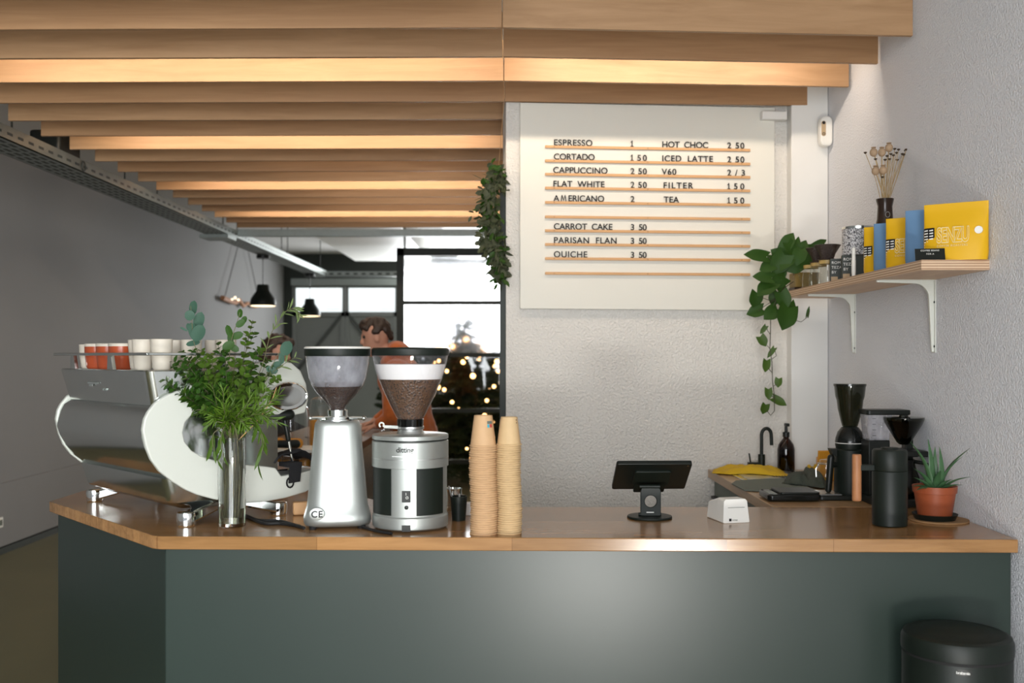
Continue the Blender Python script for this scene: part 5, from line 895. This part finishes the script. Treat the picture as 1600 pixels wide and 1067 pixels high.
def hair_cap(R, b, rnd, k=1.0, low=-.02):
    for j in range(150):
        a = rnd.uniform(0, 2*PI); z = rnd.uniform(low, .125); fwd = math.cos(a)
        if fwd > .35 and z < .062: continue
        if abs(math.sin(a)) > .62 and z < .028: continue
        rr = math.sqrt(max(0, 1-(z/.135)**2)); p = Vector((-(.088 if fwd > 0 else .100)*fwd*rr, .079*math.sin(a)*rr, z)); bmesh.ops.create_uvsphere(b.b, u_segments=8, v_segments=6, radius=.02, matrix=R @ Matrix.Translation(p))
    for j in range(26):
        y = rnd.uniform(-.055, .055); bmesh.ops.create_uvsphere(b.b, u_segments=8, v_segments=6, radius=.017, matrix=R @ Matrix.Translation((-.078+rnd.uniform(-.012, .012), y, .085+rnd.uniform(-.012, .03))))
rnd = random.Random(11)
# standing person in the orange hoodie, facing left
B0 = Vector((-.63, 6.75, 0)); t = thing('person', 'person with short dark hair in orange hoodie leaning on the rear counter', 'person', B0)
L = lambda x, y, z: Vector((x, y, z))
b = MB(); hc = L(-.262, -.02, 1.695); R = head(b, hc, .12, -.14, 1.0)
b.capsule(L(-.225, -.01, 1.63), L(-.13, 0, 1.53), .054, .062); b.capsule(L(-.10, 0, 1.43), L(0, 0, 1.05), .125, .13); b.capsule(L(-.10, -.12, 1.47), L(-.10, .12, 1.47), .07, .07)
for s in (-1, 1):
    sh, el, wr = (L(-.12, -.19, 1.46), L(-.13, -.24, 1.19), L(-.235, -.22, 1.13)) if s < 0 else (L(-.12, .19, 1.46), L(-.18, .23, 1.20), L(-.30, .15, 1.13))
    b.capsule(sh, el, .05, .04); b.capsule(el, wr, .04, .027); hand(b, wr, (-1, .1*s, -.25), (0, 0, 1))
    b.capsule(L(0, .09*s, .98), L(-.02, .10*s, .52), .085, .058); b.capsule(L(-.02, .10*s, .52), L(.01, .10*s, .08), .056, .036); b.capsule(L(.02, .10*s, .045), L(-.15, .11*s, .035), .042, .034)
obj('body', b, M['skin'], t, sharp=180); voxel(t.children[-1], .0065, 3)
body = t.children[-1]
h = MB(); hair_cap(R, h, rnd); o = obj('hair', h, M['hair'], t); voxel(o, .008, 2)
e = MB()
for s in (-1, 1): bmesh.ops.create_uvsphere(e.b, u_segments=10, v_segments=8, radius=.011, matrix=R @ Matrix.Translation((-.076, .033*s, .014)))
obj('eyes', e, M['black'], t)
h = MB(); h.capsule(L(-.11, 0, 1.44), L(.0, 0, 1.02), .150, .150); h.capsule(L(-.115, -.13, 1.46), L(-.115, .13, 1.46), .095, .095); h.capsule(L(-.02, 0, .98), L(0, 0, .94), .16, .15)
h.ball(L(-.12, 0, 1.60), .1, (.85, 1.25, .68), rot=(0, .25, 0)); h.ball(L(-.075, 0, 1.60), .07, (.9, 1.2, .62), rot=(0, .4, 0)); h.capsule(L(-.185, -.05, 1.53), L(-.185, .05, 1.53), .052, .052)
h.capsule(L(-.12, -.20, 1.45), L(-.13, -.245, 1.19), .080, .068); h.capsule(L(-.13, -.245, 1.19), L(-.20, -.23, 1.145), .066, .045); h.capsule(L(-.12, .20, 1.45), L(-.18, .235, 1.20), .080, .068); h.capsule(L(-.18, .235, 1.20), L(-.265, .17, 1.145), .066, .045)
o = obj('hoodie', h, M['hood'], t); voxel(o, .009, 3)
d = o.modifiers.new('d', 'DISPLACE'); tx = bpy.data.textures.new('folds', 'CLOUDS'); tx.noise_scale = .09; d.texture = tx; d.strength = .022; d.mid_level = .5
h = MB()
for s in (-1, 1): h.capsule(L(0, .09*s, .97), L(-.02, .10*s, .52), .105, .080); h.capsule(L(-.02, .10*s, .52), L(.01, .10*s, .12), .080, .060)
o = obj('trousers', h, M['jeans'], t); voxel(o, .012, 3)
h = MB()
for s in (-1, 1): h.capsule(L(.03, .10*s, .055), L(-.16, .11*s, .045), .055, .045)
o = obj('shoes', h, M['black'], t); voxel(o, .008, 3)
# second person, mostly hidden behind the bouquet
B1 = P(432, 540, 7.4); B1.z = 0; t = thing('person', 'person with dark hair hidden behind the bouquet, head turned away', 'person', B1)
b = MB(); hc = L(0, 0, 1.60); R = head(b, hc, PI+.5, -.25, 1.0)
b.capsule(L(-.02, 0, 1.52), L(-.02, 0, 1.40), .054, .06); b.capsule(L(-.02, 0, 1.30), L(0, 0, .98), .115, .12); b.capsule(L(0, -.13, 1.34), L(0, .13, 1.34), .06, .06)
for s in (-1, 1):
    sh, el, wr = L(0, .18*s, 1.33), L(.02, .22*s, 1.06), L(.2, .18*s, 1.0)
    b.capsule(sh, el, .045, .036); b.capsule(el, wr, .036, .025); hand(b, wr, (1, -.1*s, 0), (0, 0, 1))
    b.capsule(L(0, .085*s, .93), L(.02, .10*s, .50), .08, .055); b.capsule(L(.02, .10*s, .50), L(0, .10*s, .08), .054, .034); b.capsule(L(-.02, .10*s, .045), L(.14, .11*s, .035), .04, .032)
o = obj('body', b, M['skin'], t, sharp=180); voxel(o, .007, 3)
h = MB(); hair_cap(R, h, rnd, low=-.07)
for j in range(60): bmesh.ops.create_uvsphere(h.b, u_segments=8, v_segments=6, radius=.026, matrix=R @ Matrix.Translation((.05+rnd.uniform(0, .05), rnd.uniform(-.07, .07), rnd.uniform(-.10, .06))))
o = obj('hair', h, M['hair'], t); voxel(o, .009, 2)
h = MB(); h.capsule(L(-.02, 0, 1.31), L(0, 0, .95), .135, .145); h.capsule(L(0, -.14, 1.35), L(0, .14, 1.35), .078, .078)
for s in (-1, 1): h.capsule(L(0, .19*s, 1.33), L(.02, .225*s, 1.06), .068, .056); h.capsule(L(.02, .225*s, 1.06), L(.18, .185*s, 1.0), .056, .042)
o = obj('jumper', h, M['blackc'], t); voxel(o, .01, 3)
h = MB()
for s in (-1, 1): h.capsule(L(0, .085*s, .93), L(.02, .10*s, .50), .098, .075); h.capsule(L(.02, .10*s, .50), L(0, .10*s, .03), .075, .055)
o = obj('trousers', h, M['jeans'], t); voxel(o, .012, 3)
